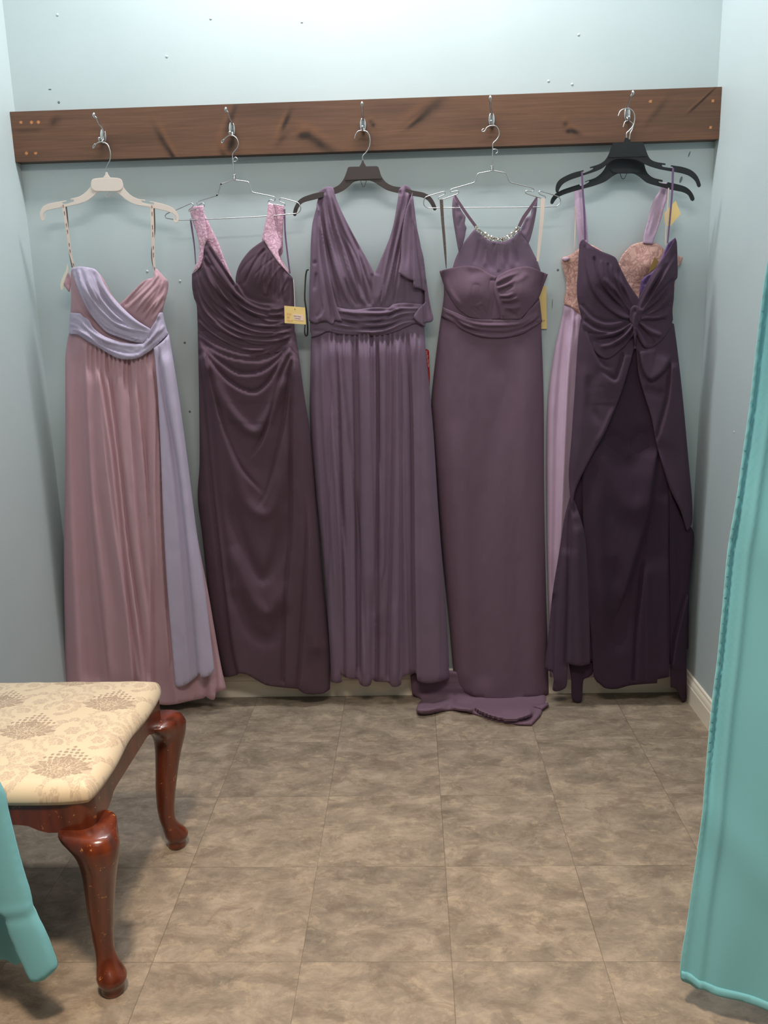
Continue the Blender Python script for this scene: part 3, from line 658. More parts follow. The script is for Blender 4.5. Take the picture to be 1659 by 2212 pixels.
hD = wire_hanger('slim chrome wire hanger holding the gown with the beaded halter neckline', [
    ('hook', cd((755, 455), (732, 470), (735, 490), (760, 485), (790, 440), (840, 422), (890, 430), (920, 480), (922, 530), (895, 580), (855, 622), (852, 700), (845, 860)), 1),
    ('shoulder', cd((835, 930), (700, 955), (680, 970), (655, 1045), (640, 1060), (400, 1130), (380, 1145), (385, 1168), (440, 1155), (470, 1158), (465, 1180), (430, 1198), (290, 1248)), 1),
    ('shoulder', cd((852, 925), (985, 950), (1005, 965), (1035, 1040), (1055, 1058), (1290, 1118), (1312, 1135), (1300, 1158), (1235, 1150), (1218, 1160), (1230, 1182), (1400, 1235)), 1),
    ('end_loop', cd((130, 1345), (90, 1320), (78, 1275), (100, 1225), (150, 1205), (300, 1162), (320, 1175), (310, 1195), (255, 1220), (245, 1240), (265, 1250)), 1),
    ('end_loop', cd((1440, 1240), (1440, 1215), (1380, 1190), (1368, 1168), (1385, 1155), (1580, 1215), (1610, 1250), (1605, 1290), (1570, 1328)), 1),
    ('bottom_bar', cd((130, 1345), (600, 1340), (1200, 1336), (1570, 1328)), 1)], .083, (cd((840, 870))[0], cd((845, 930))[0]),
    cd((855, 690), (880, 685), (905, 700), (905, 722), (885, 735)))

# ------------------------------------------------------------------ gown A: mauve and lavender
g = crop(80, 520, 4.879); s7 = crop(120, 740, 2.911)
rA = empty('evening_gown', at(250, 1480, .07), 'strapless mauve chiffon gown with lavender wrap bodice, sash and side drape, leftmost on the rail', 'dress', 'bridesmaid gowns hanging on the rail')
def gather(x0, x1, yfun, n, ln, amp, w, seed=1, lean=None):
    rd = random.Random(seed); out = []
    for i in range(n):
        t = (i + .5 + rd.uniform(-.3, .3)) / n; x = x0 + (x1 - x0) * t; y = yfun(x) - 4; L = ln * rd.uniform(.5, 1.3)
        dx = (lean(t) if lean else 0) * L
        out.append(('V' if i % 2 else 'R', amp * rd.uniform(.6, 1.2), w, [(x, y), (x + dx * .5, y + L * .5), (x + dx, y + L)], 1, (.0, .8)))
    return out
GA = Garment(rA, [(152, 560), (153, 675), (149, 722), (141, 776), (141, 1000), (138, 1200), (141, 1530)],
             [(335, 560), (363, 605), (361, 640), (351, 675), (362, 722), (378, 800), (405, 1000), (425, 1150), (450, 1280), (470, 1400), (490, 1490)],
             .092, .033, 40, bumps=[(190, 625, 35, 40, 18), (318, 650, 30, 35, 16)])
skA = [(149, 718, 1), (144, 745), (141, 776), (141, 1000), (138, 1200), (140, 1400), (141, 1512, 1), (180, 1516), (230, 1512), (287, 1518), (330, 1520), (358, 1523), (380, 1521), (415, 1513), (441, 1508), (443, 1504, 1), (455, 1511), (463, 1511), (467, 1495, 1), (478, 1493), (489, 1488, 1), (478, 1440), (462, 1350), (450, 1280), (425, 1150), (405, 1000), (378, 800), (362, 716, 1), (330, 728), (270, 740), (200, 722)]
fA = [('S', 9, 16, s7((250, 60), (290, 300), (350, 700), (410, 1300), (470, 1900), (490, 2150)), -1, (.1, 0)), ('S', 9, 14, s7((300, 60), (345, 350), (400, 800), (455, 1300), (520, 1800), (555, 2200)), -1, (.1, 0)),
      ('S', 7, 14, s7((500, 200), (520, 380), (570, 900), (592, 1300), (600, 2200)), -1, (.1, 0)), ('S', 6, 12, s7((575, 100), (585, 700), (600, 1300), (600, 1700)), 1, (.1, .3)),
      ('S', 6, 12, s7((600, 60), (650, 600), (665, 1200), (715, 2000)), -1, (.1, 0)), ('R', 7, 14, s7((100, 60), (90, 800), (120, 1500), (150, 2200)), 1, (.2, 0)),
      ('V', 7, 13, s7((150, 40), (165, 700), (210, 1500), (270, 2100)), 1, (.1, 0)), ('R', 5, 12, s7((190, 100), (230, 900), (300, 1500), (350, 2200)), 1, (.1, 0)),
      ('V', 5, 9, s7((225, 60), (240, 700), (300, 1200), (390, 1800)), 1, (.1, .3)), ('R', 6, 10, s7((400, 100), (420, 700), (520, 1600), (570, 2200)), 1, (.1, 0)), ('V', 5, 8, s7((440, 60), (470, 500), (500, 900)), 1, (.1, .5)),
      ('V', 8, 8, [(443, 1509), (440, 1440), (432, 1350)], 1, (0, .5)), ('V', 6, 7, [(467, 1500), (462, 1430), (450, 1340)], 1, (0, .5)), ('R', 8, 12, [(385, 1523), (375, 1440), (365, 1300)], 1, (0, .5))] \
     + gather(185, 330, lambda x: 748 + 20 * math.sin((x - 185) / 145 * 3.14), 30, 90, 3.2, 2.6, 3) + fam([(190, 745), (205, 900), (235, 1150), (290, 1480)], [(332, 745), (338, 900), (345, 1150), (372, 1480)], 4, 4, 7, 12, (.02, .05), 'SVS', -1) + fam([(146, 725), (150, 900), (158, 1200), (170, 1480)], [(185, 745), (196, 900), (215, 1150), (262, 1480)], 2, 4, 8, 13, (.02, .05), 'VS')
GA.layer('skirt', skA, M_mauve, 0, fA, full=True, sx=2.6, sy=8)
GA.layer('bodice', g((362, 300, 1), (420, 300), (640, 330), (780, 560), (868, 668, 1), (940, 600), (1020, 520), (1100, 440), (1160, 405), (1220, 385), (1240, 320), (1258, 294), (1300, 335), (1345, 385), (1383, 430), (1380, 520), (1358, 610), (1330, 720), (1330, 800), (1345, 950, 1), (1200, 1120), (900, 1160), (600, 1080), (345, 980, 1), (352, 760), (360, 600), (350, 420)), M_mauve, 0,
         [('R', 5, 4, g((1260, 330), (1250, 420), (1120, 560), (950, 720)), 1, (.1, .3)), ('V', 4, 3, g((1240, 400), (1120, 520), (960, 660)), 1), ('S', 4, 8, g((1370, 450), (1330, 560), (1180, 720), (1090, 860)), 1), ('V', 4, 3, g((1340, 480), (1230, 640), (1090, 800)), 1),
          ('R', 4, 5, g((1300, 420), (1180, 560), (1010, 760)), 1), ('S', 3, 5, g((1380, 520), (1320, 680), (1200, 850)), 1), ('V', 3, 3, g((1280, 620), (1200, 740), (1130, 870)), 1),
          ('S', 4, 8, g((360, 380), (440, 560), (560, 760), (760, 960), (1080, 1080)), 1), ('V', 4, 4, g((380, 500), (460, 700), (600, 880)), 1), ('S', 3, 6, g((420, 420), (520, 640), (700, 860)), 1)]
         + fam(g((1245, 330), (1120, 440), (1000, 560), (900, 680)), g((1370, 450), (1360, 600), (1260, 760), (1180, 900)), 10, 3.2, 2.4, 34), full=True, sx=2.4, sy=2.4)
GA.layer('wrap_drape', g((365, 290, 1), (440, 272), (520, 278), (610, 300), (655, 350), (700, 440), (760, 545), (820, 620), (870, 672), (960, 760), (1060, 845), (1197, 930, 1), (1192, 1010), (1110, 1082, 1), (1000, 1060), (880, 1022), (740, 965), (640, 870), (560, 770), (490, 640), (430, 500), (385, 380)), M_lav, 12,
         [('R', 4, 3.5, g((430, 290), (470, 440), (560, 600), (700, 760), (900, 900), (1180, 970)), 1, (.05, .2)), ('S', 4, 8, g((480, 285), (520, 430), (620, 600), (780, 780), (980, 900), (1180, 950)), 1, (.05, .2)),
          ('V', 4, 3, g((540, 290), (590, 430), (680, 590), (830, 740), (1010, 860)), 1), ('R', 4, 4, g((600, 320), (680, 470), (800, 640), (960, 800), (1180, 935)), 1), ('V', 4, 3, g((400, 300), (430, 440), (520, 640), (660, 830), (860, 960), (1100, 1030)), 1, (.05, .1)),
          ('S', 4, 6, g((375, 310), (410, 450), (510, 660), (640, 830), (800, 950), (1120, 1060)), 1, (.05, .1)), ('V', 3, 2.5, g((760, 860), (900, 940), (1150, 1000)), 1), ('R', 3, 2.5, g((800, 830), (950, 915), (1190, 965)), 1), ('V', 3, 2.5, g((860, 830), (1000, 900), (1190, 950)), 1)]
         + fam(g((400, 285), (430, 480), (540, 700), (720, 920), (1100, 1060)), g((640, 320), (740, 520), (850, 670), (1000, 800), (1190, 935)), 13, 3, 2.2, 31), label='lavender chiffon wrap crossing the bodice')
GA.layer('sash', g((345, 757, 1), (455, 765, 1), (490, 800), (545, 835), (600, 925), (720, 1010), (900, 1070), (1105, 1086), (1150, 1040), (1195, 930, 1), (1240, 860), (1290, 760), (1326, 757, 1), (1345, 850), (1368, 940), (1385, 980, 1), (1320, 1045), (1230, 1130), (1150, 1190), (1060, 1238), (950, 1252), (850, 1238), (740, 1182), (640, 1120), (540, 1060), (430, 990), (335, 985, 1), (340, 860)), M_lav, 16,
         [('S', 4, 6, g((370, 880), (450, 960), (600, 1040), (800, 1120), (1000, 1160)), 1), ('V', 4, 3, g((380, 880), (500, 930), (640, 1040), (760, 1100), (900, 1130)), 1), ('S', 4, 6, g((460, 800), (520, 920), (640, 1000), (820, 1060)), -1),
          ('R', 4, 5, g((345, 800), (400, 880), (520, 1010), (700, 1120), (900, 1210), (1060, 1200), (1200, 1100), (1370, 960)), 1), ('V', 5, 3.5, g((1100, 1110), (1160, 1040), (1220, 960), (1290, 800)), 1, (.1, .1)), ('S', 4, 5, g((1100, 1150), (1210, 1040), (1350, 900)), 1), ('V', 3, 3, g((1050, 1200), (1200, 1090), (1370, 940)), 1), ('V', 3, 3, g((700, 1070), (900, 1130), (1050, 1150)), 1),
          ('V', 3, 3, g((345, 850), (400, 850)), 1), ('V', 3, 3, g((340, 910), (390, 920)), 1)]
         + fam(g((350, 770), (460, 820), (600, 960), (780, 1050), (1000, 1085), (1120, 1075)), g((350, 970), (500, 1020), (640, 1110), (800, 1200), (1000, 1240), (1100, 1200)), 10, 3, 2.2, 32) + fam(g((1130, 1090), (1220, 960), (1300, 780)), g((1100, 1210), (1240, 1110), (1375, 985)), 7, 3, 2.4, 33), label='lavender gathered waist sash')
GA.layer('side_drape', [(332, 752, 1), (350, 738), (365, 722, 1), (378, 800), (390, 880), (406, 1000), (425, 1150), (440, 1250), (452, 1350), (463, 1446, 1), (455, 1458), (440, 1463), (433, 1461, 1), (432, 1454, 1), (420, 1466), (400, 1480), (385, 1484), (379, 1478), (372, 1400), (360, 1250), (352, 1100), (346, 950), (341, 850), (336, 790)], M_lav, 24,
         [('S', 9, 20, [(346, 760), (360, 860), (385, 1000), (402, 1150), (418, 1320), (430, 1465)], 1, (.05, 0)), ('V', 5, 6, [(340, 755), (356, 850), (372, 960), (392, 1150), (406, 1320), (418, 1470)], 1, (.1, 0)), ('R', 4, 8, [(358, 740), (385, 900), (412, 1100), (440, 1400)], 1), ('V', 3, 5, [(372, 780), (400, 980), (428, 1250), (445, 1440)], 1), ('V', 3, 3, [(343, 752), (348, 800)], 1, (0, .7)), ('V', 3, 3, [(356, 742), (362, 790)], 1, (0, .7))], sx=2.6, sy=7, label='lavender chiffon panel down the right side', fa=1.5)
def loop_ribbon(parent, name, front, back, w, dd, mf, mb, marks=None, lab=None):
    if back: ribbon('back_ribbon' if name == 'hanger_loop' else name, back, 3.2 if not isinstance(w, list) else 3, dd - .012, mb, parent)
    o = ribbon(name, front, w, dd, mf, parent)
    if marks:
        C = catmull(front, 1); n = len(C)
        for a, b in marks:
            i, j = int(a * (n - 1)), int(b * (n - 1)); q = C[i:j:2]
            ribbon('printed_word', [tuple(c) for c in q], [1.0 + .8 * ((k * 7) % 3) / 2 for k in range(len(q))], dd + .0006, M_ink, o, .0004, 2)
    return o
mk = [(.02, .09), (.12, .19), (.3, .37), (.4, .47), (.6, .67), (.7, .77), (.9, .96)]
loop_ribbon(rA, 'hanger_loop', [(136, 441), (141, 470), (147, 508), (152, 545), (161, 580)], [(143, 446), (146, 475), (148, 520), (150, 545), (156, 578)], [6, 6, 6, 6, 3], .093, M_rib, M_ribdk, mk)
loop_ribbon(rA, 'hanger_loop', [(328, 442), (329, 480), (331, 530), (332, 560), (335, 590)], [(333, 450), (334, 500), (328, 540), (329, 565), (336, 592)], [6.5, 6.5, 6.5, 5.5, 4], .093, M_rib, M_ribdk, mk)
tg = empty('paper_tag', at(140, 610, .07), 'crumpled white paper tag sticking out left of the strapless gown bodice', 'tag')
plate('card', g((320, 240), (330, 300), (310, 380), (300, 440), (275, 515), (255, 520), (245, 470), (262, 400), (290, 340), (308, 300)), .080, .082, M_paper, tg, .0003)
GA.layer('hem_flap', g((335, 330), (350, 400), (352, 480), (340, 540), (305, 500), (280, 460), (300, 400), (320, 345)), M_mauve, -6, [('V', 3, 3, g((320, 350), (330, 500)), 1)], thin=.002)

# ------------------------------------------------------------------ gown B: dark plum, pink lace
g = crop(390, 420, 5.027); s7 = crop(410, 700, 2.732)
rB = empty('evening_gown', at(570, 1470, .06), 'dark plum ruched chiffon gown with pink lace shoulder straps, second gown from the left', 'dress', 'bridesmaid gowns hanging on the rail')
GB = Garment(rB, [(415, 560), (415, 620), (426, 690), (428, 740), (430, 860), (431, 1000), (427, 1080), (440, 1200), (455, 1330), (485, 1480)],
             [(600, 500), (631, 600), (634, 690), (637.7, 726), (646, 768), (657, 850), (672, 950), (684, 1090), (700, 1270), (713, 1400), (714, 1500)], .056, .034, 45,
             bumps=[(470, 600, 35, 40, 16), (560, 590, 36, 42, 22)])
skB = [(427, 715, 1), (428, 760), (430, 860), (431, 1000), (427, 1075), (436, 1150), (452, 1300), (466, 1420), (484, 1462, 1), (497, 1462), (512, 1458, 1), (516, 1455), (535, 1458), (552, 1468), (575, 1480), (600, 1484), (643, 1488, 1), (655, 1497), (672, 1500), (698, 1498), (713, 1489, 1), (713, 1400), (700, 1270), (684, 1090), (672, 950), (657, 850), (646, 768), (637.7, 716, 1)]
def U(*p): return s7(*p)
fB = [('S', 9, 14, U((65, 130), (100, 500), (135, 900), (190, 1400), (250, 1900), (290, 2080)), 1, (.05, 0)), ('S', 8, 16, U((85, 170), (140, 420), (200, 640), (290, 850), (400, 980), (450, 1030)), -1, (.05, .3)),
      ('S', 9, 16, U((80, 160), (150, 270), (260, 370), (380, 412), (470, 350), (540, 230), (590, 140)), -1, (.05, .05)), ('S', 8, 14, U((60, 120), (150, 210), (290, 300), (420, 290), (520, 220), (600, 120)), -1, (.05, .05)),
      ('S', 6, 9, U((48, 95), (150, 170), (280, 215), (420, 222), (520, 180), (605, 90)), -1, (.05, .05)), ('S', 5, 7, U((48, 60), (160, 130), (300, 180), (400, 186)), -1, (.05, .2)),
      ('R', 9, 12, U((95, 200), (200, 450), (330, 610), (400, 630), (480, 500), (560, 300)), 1, (.1, .1)), ('S', 9, 20, U((600, 180), (540, 330), (490, 520), (430, 690), (340, 820)), 1, (.05, .3)),
      ('S', 7, 20, U((610, 200), (575, 500), (530, 750), (460, 1010), (380, 1120)), 1, (.1, .3)), ('R', 6, 14, U((110, 300), (220, 700), (330, 1050), (460, 1120), (540, 900), (590, 500)), 1, (.1, .2)),
      ('S', 8, 14, U((612, 150), (610, 700), (605, 1200), (570, 1700), (560, 2100)), 1, (.05, 0)), ('R', 6, 18, U((630, 200), (660, 700), (690, 1200), (740, 1900)), 1, (.1, 0)), ('S', 8, 14, U((690, 1000), (700, 1300), (680, 1700), (650, 2130)), 1, (.3, 0)),
      ('V', 7, 14, U((220, 1000), (350, 1380), (430, 1500), (500, 1400), (560, 1100)), 1, (.2, .2)), ('R', 6, 16, U((240, 1300), (370, 1620), (470, 1700), (560, 1500)), 1, (.2, .2)), ('V', 6, 16, U((260, 1550), (360, 1800), (480, 1850), (560, 1650)), 1, (.2, .2)),
      ('V', 7, 9, U((95, 250), (150, 900), (200, 1300), (250, 1700)), 1, (.1, .2)), ('V', 5, 5, U((60, 130), (75, 400), (95, 800)), 1, (.1, .4))]
GB.layer('skirt', skB, M_plum, 0, fB, full=True, sx=3, sy=4)
def back_strap(px, off_root, name, mat, dd, lab=None):
    o = sheet(name, px, mat, off_root, lambda P: np.full(len(P), dd) + .0015 * vnoise(P[:, 0] / 9, P[:, 1] / 9), lambda P, f: f - .002, 3, 3)
    if lab: o['label'] = lab
    return o
back_strap(g((250, 190, 1), (290, 270), (350, 400), (410, 520), (470, 680), (560, 900), (600, 1000, 1), (520, 960), (420, 780), (330, 600), (255, 420)), rB, 'back_lace_panel', M_pinklace, .050)
back_strap(g((950, 170, 1), (930, 260), (905, 380), (885, 500), (930, 600), (1100, 800), (1190, 860, 1), (1130, 760), (1090, 680), (1112, 620), (1110, 400), (1128, 200, 1)), rB, 'back_lace_panel', M_pinklace, .050)
bodB = g((286, 497, 1), (340, 570), (400, 660), (470, 770), (535, 870), (603, 976, 1), (598, 910), (620, 810), (670, 710), (750, 610), (830, 545), (905, 497, 1), (960, 570), (1030, 670), (1100, 770), (1175, 860), (1218, 910), (1232, 1100), (1236, 1400), (1248, 1560, 1), (1235, 1680, 1), (700, 1760), (195, 1620, 1), (185, 1420), (175, 1200), (145, 1120), (125, 1000), (123, 865, 1), (205, 795), (235, 710), (250, 600))
GB.layer('bodice', bodB, M_plum, 1,
    [('S', 5, 8, g((250, 560), (280, 680), (380, 860), (520, 1040), (680, 1140), (720, 1130)), 1, (.05, .2)), ('V', 5, 4, g((290, 520), (330, 640), (450, 800), (560, 960), (640, 1080)), 1), ('S', 5, 7, g((240, 640), (260, 850), (400, 1050), (560, 1180), (800, 1300), (960, 1385), (1120, 1370)), 1, (.05, .1)),
     ('S', 4, 7, g((230, 760), (240, 950), (330, 1120), (480, 1250), (700, 1360), (900, 1430), (1130, 1440)), 1, (.05, .1)), ('S', 4, 6, g((170, 840), (200, 1000), (260, 1150), (400, 1300), (640, 1430), (860, 1500), (1230, 1500)), 1, (.05, .1)),
     ('S', 4, 6, g((130, 880), (170, 1080), (260, 1270), (420, 1400), (640, 1500), (900, 1540), (1160, 1530)), 1, (.05, .1)), ('S', 4, 6, g((135, 1050), (190, 1220), (320, 1390), (520, 1520), (800, 1590), (1060, 1590), (1220, 1530)), 1, (.05, .1)),
     ('S', 4, 6, g((175, 1250), (260, 1380), (440, 1510), (660, 1620), (900, 1640), (1100, 1600)), 1, (.05, .1)), ('S', 4, 6, g((180, 1370), (300, 1480), (500, 1600), (760, 1690), (920, 1700)), 1, (.05, .1)), ('V', 4, 4, g((190, 1450), (350, 1560), (600, 1680), (830, 1750)), 1),
     ('S', 5, 6, g((605, 960), (660, 1060), (720, 1130), (860, 1180), (1050, 1210)), -1, (.05, .3)), ('S', 4, 5, g((960, 1240), (1040, 1250), (1150, 1230)), 1), ('V', 4, 4, g((910, 1280), (980, 1330), (1120, 1330)), 1), ('R', 4, 4, g((920, 1300), (1020, 1310), (1130, 1290)), 1), ('V', 3, 3, g((980, 1500), (1100, 1480), (1220, 1440)), 1),
     ('V', 4, 3, g((920, 580), (820, 720), (740, 860), (680, 1000)), 1, (.1, .3)), ('V', 4, 3, g((940, 600), (880, 780), (830, 980)), 1), ('V', 4, 3, g((960, 610), (930, 800), (900, 1050)), 1), ('R', 3, 3, g((950, 600), (900, 780), (870, 1000)), 1), ('V', 4, 3, g((990, 650), (975, 850), (960, 1100)), 1), ('V', 4, 3, g((1030, 700), (1030, 900), (1010, 1150)), 1), ('R', 3, 3, g((1010, 680), (1000, 880), (985, 1100)), 1),
     ('V', 3, 3, g((1080, 770), (1100, 950), (1105, 1180)), 1), ('S', 3, 5, g((1140, 850), (1130, 1000), (1120, 1180)), 1), ('V', 3, 3, g((1190, 900), (1185, 1050), (1180, 1200)), 1), ('S', 3, 5, g((300, 700), (360, 820), (480, 980), (600, 1090)), 1), ('V', 4, 4, g((250, 700), (290, 760), (380, 780)), 1),
     ('S', 4, 6, g((850, 1740), (950, 1690), (1080, 1620), (1200, 1550)), 1), ('V', 4, 4, g((960, 1740), (1100, 1650), (1220, 1590)), 1)]
     + fam(g((300, 530), (400, 690), (540, 920), (680, 1110), (900, 1230), (1130, 1240)), g((150, 880), (190, 1180), (330, 1420), (620, 1600), (900, 1660), (1230, 1560)), 22, 3.4, 2.6, 41) + fam(g((900, 540), (760, 650), (650, 830), (640, 1000)), g((1190, 900), (1180, 980), (1160, 1080), (1140, 1190)), 12, 2.6, 2.2, 42) + fam(g((190, 1330), (400, 1520), (700, 1660), (980, 1620), (1230, 1500)), g((190, 1480), (400, 1640), (700, 1780), (980, 1700), (1235, 1600)), 5, 3.5, 3, 43), full=True, sx=2.2, sy=2.2)
GB.layer('lace_strap', g((95, 150, 1), (165, 128), (250, 122, 1), (262, 240), (280, 380), (295, 480), (286, 502, 1), (255, 580), (245, 700), (207, 797), (160, 830), (126, 862, 1), (150, 800), (185, 730), (200, 640), (200, 540), (180, 440), (150, 350), (120, 260)), M_pinklace, 4, [], wr=(2, 12, 12))
GB.layer('lace_strap', g((950, 95, 1), (1040, 105), (1127, 125, 1), (1115, 250), (1112, 400), (1100, 560), (1062, 620), (1080, 690), (1110, 760), (1150, 820), (1192, 878, 1), (1130, 815), (1060, 740), (990, 640), (940, 560), (905, 500, 1), (915, 400), (935, 260)), M_pinklace, 4, [], wr=(2, 12, 12))
ribbon('hanger_loop', g((108, 265), (125, 380), (150, 560), (165, 760)), [4, 4, 3, 2], .066, M_purp, rB); ribbon('hanger_loop', g((1130, 160), (1135, 400), (1160, 640), (1188, 860)), [3.5, 3.5, 3.5, 3.5], .066, M_purp, rB)

def text_mesh(name, txt, size, origin, ux, uy, mat, parent, extr=.0001):
    cu = bpy.data.curves.new('t', 'FONT'); cu.body = txt; cu.size = size; cu.extrude = extr
    o = bpy.data.objects.new('t', cu); COL.objects.link(o); bpy.context.view_layer.update()
    dg = bpy.context.evaluated_depsgraph_get(); me = bpy.data.meshes.new_from_object(o.evaluated_get(dg)); bpy.data.objects.remove(o)
    ux = ux.normalized(); uz = ux.cross(uy).normalized(); uy = uz.cross(ux)
    me.transform(Matrix(((ux.x, uy.x, uz.x, origin.x), (ux.y, uy.y, uz.y, origin.y), (ux.z, uy.z, uz.z, origin.z), (0, 0, 0, 1))))
    me.materials.clear()
    return link(name, me, mat, parent, smooth=False)
DT = .112
tB = empty('price_tag', at(638, 660, DT), 'square yellow card price tag on a white string, right side of the dark plum gown', 'tag')
plate('card', [(614, 660.3, 1), (659, 664.5, 1), (661, 701, 1), (615, 698, 1)], DT - .0008, DT, M_tag, tB, .0002)
plate('sticker', [(633, 678, 1), (655, 680, 1), (656, 693, 1), (634, 691, 1)], DT, DT + .0004, M_tagw, tB, 0)
ux = at(659, 664.5, DT) - at(614, 660.3, DT); uy = at(614, 660.3, DT) - at(615, 698, DT)
for tx, p, sz, m in [('STYLE', (619.5, 678.5), .0048, M_ora), ('SIZE', (619.5, 685.5), .0048, M_ora), ('COLOR', (620, 692.8), .0050, M_ora), ('Belle Rose', (634.5, 683.4), .0050, M_grey), ('1 (SAMPLE)', (635, 688.2), .0040, M_grey)]:
    text_mesh('printed_text', tx, sz, at(p[0], p[1], DT + .0006), ux, uy, m, tB)
pxtube('string', [(634, 604, .085), (636, 640, .1), (637, 666, DT)], .1, .0006, M_str, tB)
blob('hole', at(637, 668, DT + .0003), (.0015, .0003, .0015), M_ink, tB, 8)

# ------------------------------------------------------------------ gown C: dusty violet v neck
g = crop(640, 380, 4.609); s7 = crop(650, 700, 2.764)
rC = empty('evening_gown', at(800, 1470, .05), 'dusty violet v neck chiffon gown with fluttering shoulder drapes, hanging in the middle', 'dress', 'bridesmaid gowns hanging on the rail')
GC = Garment(rC, [(686, 400), (672, 500), (668, 600), (668, 700), (672, 729), (668, 870), (672, 950), (682, 1060), (700, 1240), (712, 1400), (716, 1480)],
             [(892, 400), (905, 500), (919, 600), (920, 700), (930, 840), (938, 940), (947, 1040), (958, 1220), (966, 1380), (970, 1470)], .050, .034, 45, bumps=[(740, 600, 40, 45, 14), (860, 600, 36, 45, 14)])
fC = []
for top, bot, k, a in [((205, 75), (255, 2100), -1, 9), ((215, 80), (272, 2100), 1, 6), ((300, 78), (330, 2050), -1, 8), ((345, 80), (365, 2080), 1, 8), ((445, 82), (440, 2140), -1, 9), ((470, 82), (445, 1700), 1, 6), ((570, 60), (530, 2100), 1, 8), ((580, 60), (585, 2080), -1, 6), ((655, 40), (690, 2090), 1, 10), ((505, 70), (490, 1500), -1, 4), ((180, 80), (160, 1900), 1, 5)]:
    m1 = (top[0] * .72 + bot[0] * .28 + (8 if k > 0 else 4), 600); m2 = (top[0] * .35 + bot[0] * .65 + 4, 1400)
    fC.append(('S', a, 13, s7(top, m1, m2, bot), k, (.08, 0)))
fC += [('R', 6, 12, s7((110, 120), (90, 500), (120, 1100), (180, 1900), (200, 2150)), 1, (.1, 0)), ('R', 5, 10, s7((400, 100), (395, 900), (395, 2000)), 1), ('R', 5, 9, s7((620, 80), (630, 900), (640, 2000)), 1), ('R', 4, 14, s7((720, 60), (740, 600), (800, 1500), (830, 2100)), 1, (.1, 0)), ('V', 5, 14, s7((690, 100), (690, 900), (720, 1500)), 1), ('V', 6, 7, s7((235, 2150), (225, 1900), (210, 1500)), 1, (0, .5)), ('V', 7, 8, s7((430, 2180), (435, 1900), (440, 1500)), 1, (0, .5)), ('R', 7, 9, s7((385, 2170), (385, 1950), (390, 1700)), 1, (0, .6)), ('R', 7, 9, s7((560, 2180), (560, 1950), (560, 1600)), 1, (0, .6))] + gather(708, 905, lambda x: 728, 36, 90, 3.2, 2.4, 5) + fam([(700, 715), (712, 900), (735, 1200), (745, 1460)], [(900, 705), (900, 900), (892, 1200), (890, 1460)], 6, 4, 5, 21, (.02, .0), 'SVS', -1) + fam([(676, 725), (680, 900), (705, 1200), (722, 1460)], [(710, 720), (715, 900), (735, 1200), (748, 1460)], 3, 4, 7, 22, (.02, 0))
skC = s7((62, 40, 1), (52, 480), (62, 720), (90, 1000), (140, 1500), (172, 1950), (178, 2135, 1), (215, 2145), (248, 2135, 1), (236, 2085), (265, 2110), (300, 2120), (340, 2120), (352, 2150), (385, 2165), (415, 2155), (425, 2120, 1), (445, 2135), (520, 2140), (545, 2165), (575, 2165), (598, 2150), (605, 2110), (650, 2090), (690, 2085, 1), (700, 2130), (760, 2145), (830, 2135), (875, 2120), (885, 2108, 1), (880, 1900), (850, 1500), (820, 1100), (795, 700), (770, 400), (745, 150), (735, -20, 1), (400, 0))
GC.layer('skirt', skC, M_vio, 0, fC, full=True, sx=2.4, sy=8)
bodC = g((225, 155, 1), (265, 125), (310, 108), (350, 108), (372, 130), (390, 200), (430, 305), (500, 450), (600, 640), (700, 820), (781, 972, 1), (840, 830), (920, 640), (965, 490), (995, 330), (1015, 200), (1018, 145), (1050, 110), (1088, 88), (1130, 115), (1155, 160), (1175, 300), (1200, 500), (1240, 700), (1284, 1000), (1286, 1320, 1), (1280, 1480, 1), (800, 1520), (140, 1560, 1), (135, 1200), (150, 700), (180, 450))
fl = [('S', 5, 7, g((300, 120), (330, 300), (420, 620), (520, 950), (620, 1200), (700, 1310)), 1, (.05, .1)), ('V', 5, 4, g((330, 120), (400, 400), (500, 700), (600, 1000), (730, 1300)), 1), ('R', 5, 5, g((350, 130), (440, 430), (560, 750), (680, 1050), (750, 1290)), 1), ('S', 4, 6, g((270, 160), (290, 450), (370, 850), (480, 1180), (560, 1320)), 1, (.05, .1)),
      ('V', 4, 4, g((250, 250), (290, 700), (400, 1100), (500, 1310)), 1), ('V', 4, 3, g((520, 500), (620, 760), (700, 1000), (755, 1200)), 1), ('R', 4, 4, g((620, 720), (690, 930), (740, 1100)), 1), ('V', 4, 3, g((560, 1050), (610, 1200), (680, 1310)), 1), ('V', 4, 3, g((470, 1000), (540, 1180), (620, 1310)), 1),
      ('S', 5, 6, g((1080, 110), (1020, 400), (950, 700), (880, 1000), (810, 1290)), -1, (.05, .1)), ('V', 5, 3, g((1060, 200), (1000, 500), (930, 800), (860, 1100), (820, 1290)), 1), ('S', 5, 6, g((1130, 160), (1060, 480), (980, 800), (920, 1080), (870, 1290)), -1, (.05, .1)), ('V', 4, 3, g((1040, 640), (980, 900), (950, 1280)), 1), ('V', 4, 3, g((1000, 160), (1030, 160), (1040, 200)), 1), ('S', 4, 5, g((781, 975), (765, 1150), (760, 1300)), 1, (.05, .1)), ('V', 3, 3, g((1030, 980), (1000, 1280)), 1), ('V', 3, 3, g((1090, 1020), (1080, 1280)), 1)] + fam(g((240, 160), (260, 500), (340, 900), (440, 1310)), g((375, 150), (520, 520), (690, 860), (770, 1300)), 16, 3.4, 2.6, 51) + fam(g((1030, 150), (990, 420), (890, 760), (800, 1300)), g((1140, 150), (1120, 500), (1060, 900), (1000, 1290)), 11, 3.4, 2.4, 52)
GC.layer('bodice', bodC, M_vio, 0, fl, full=True, sx=2.4, sy=2.4)
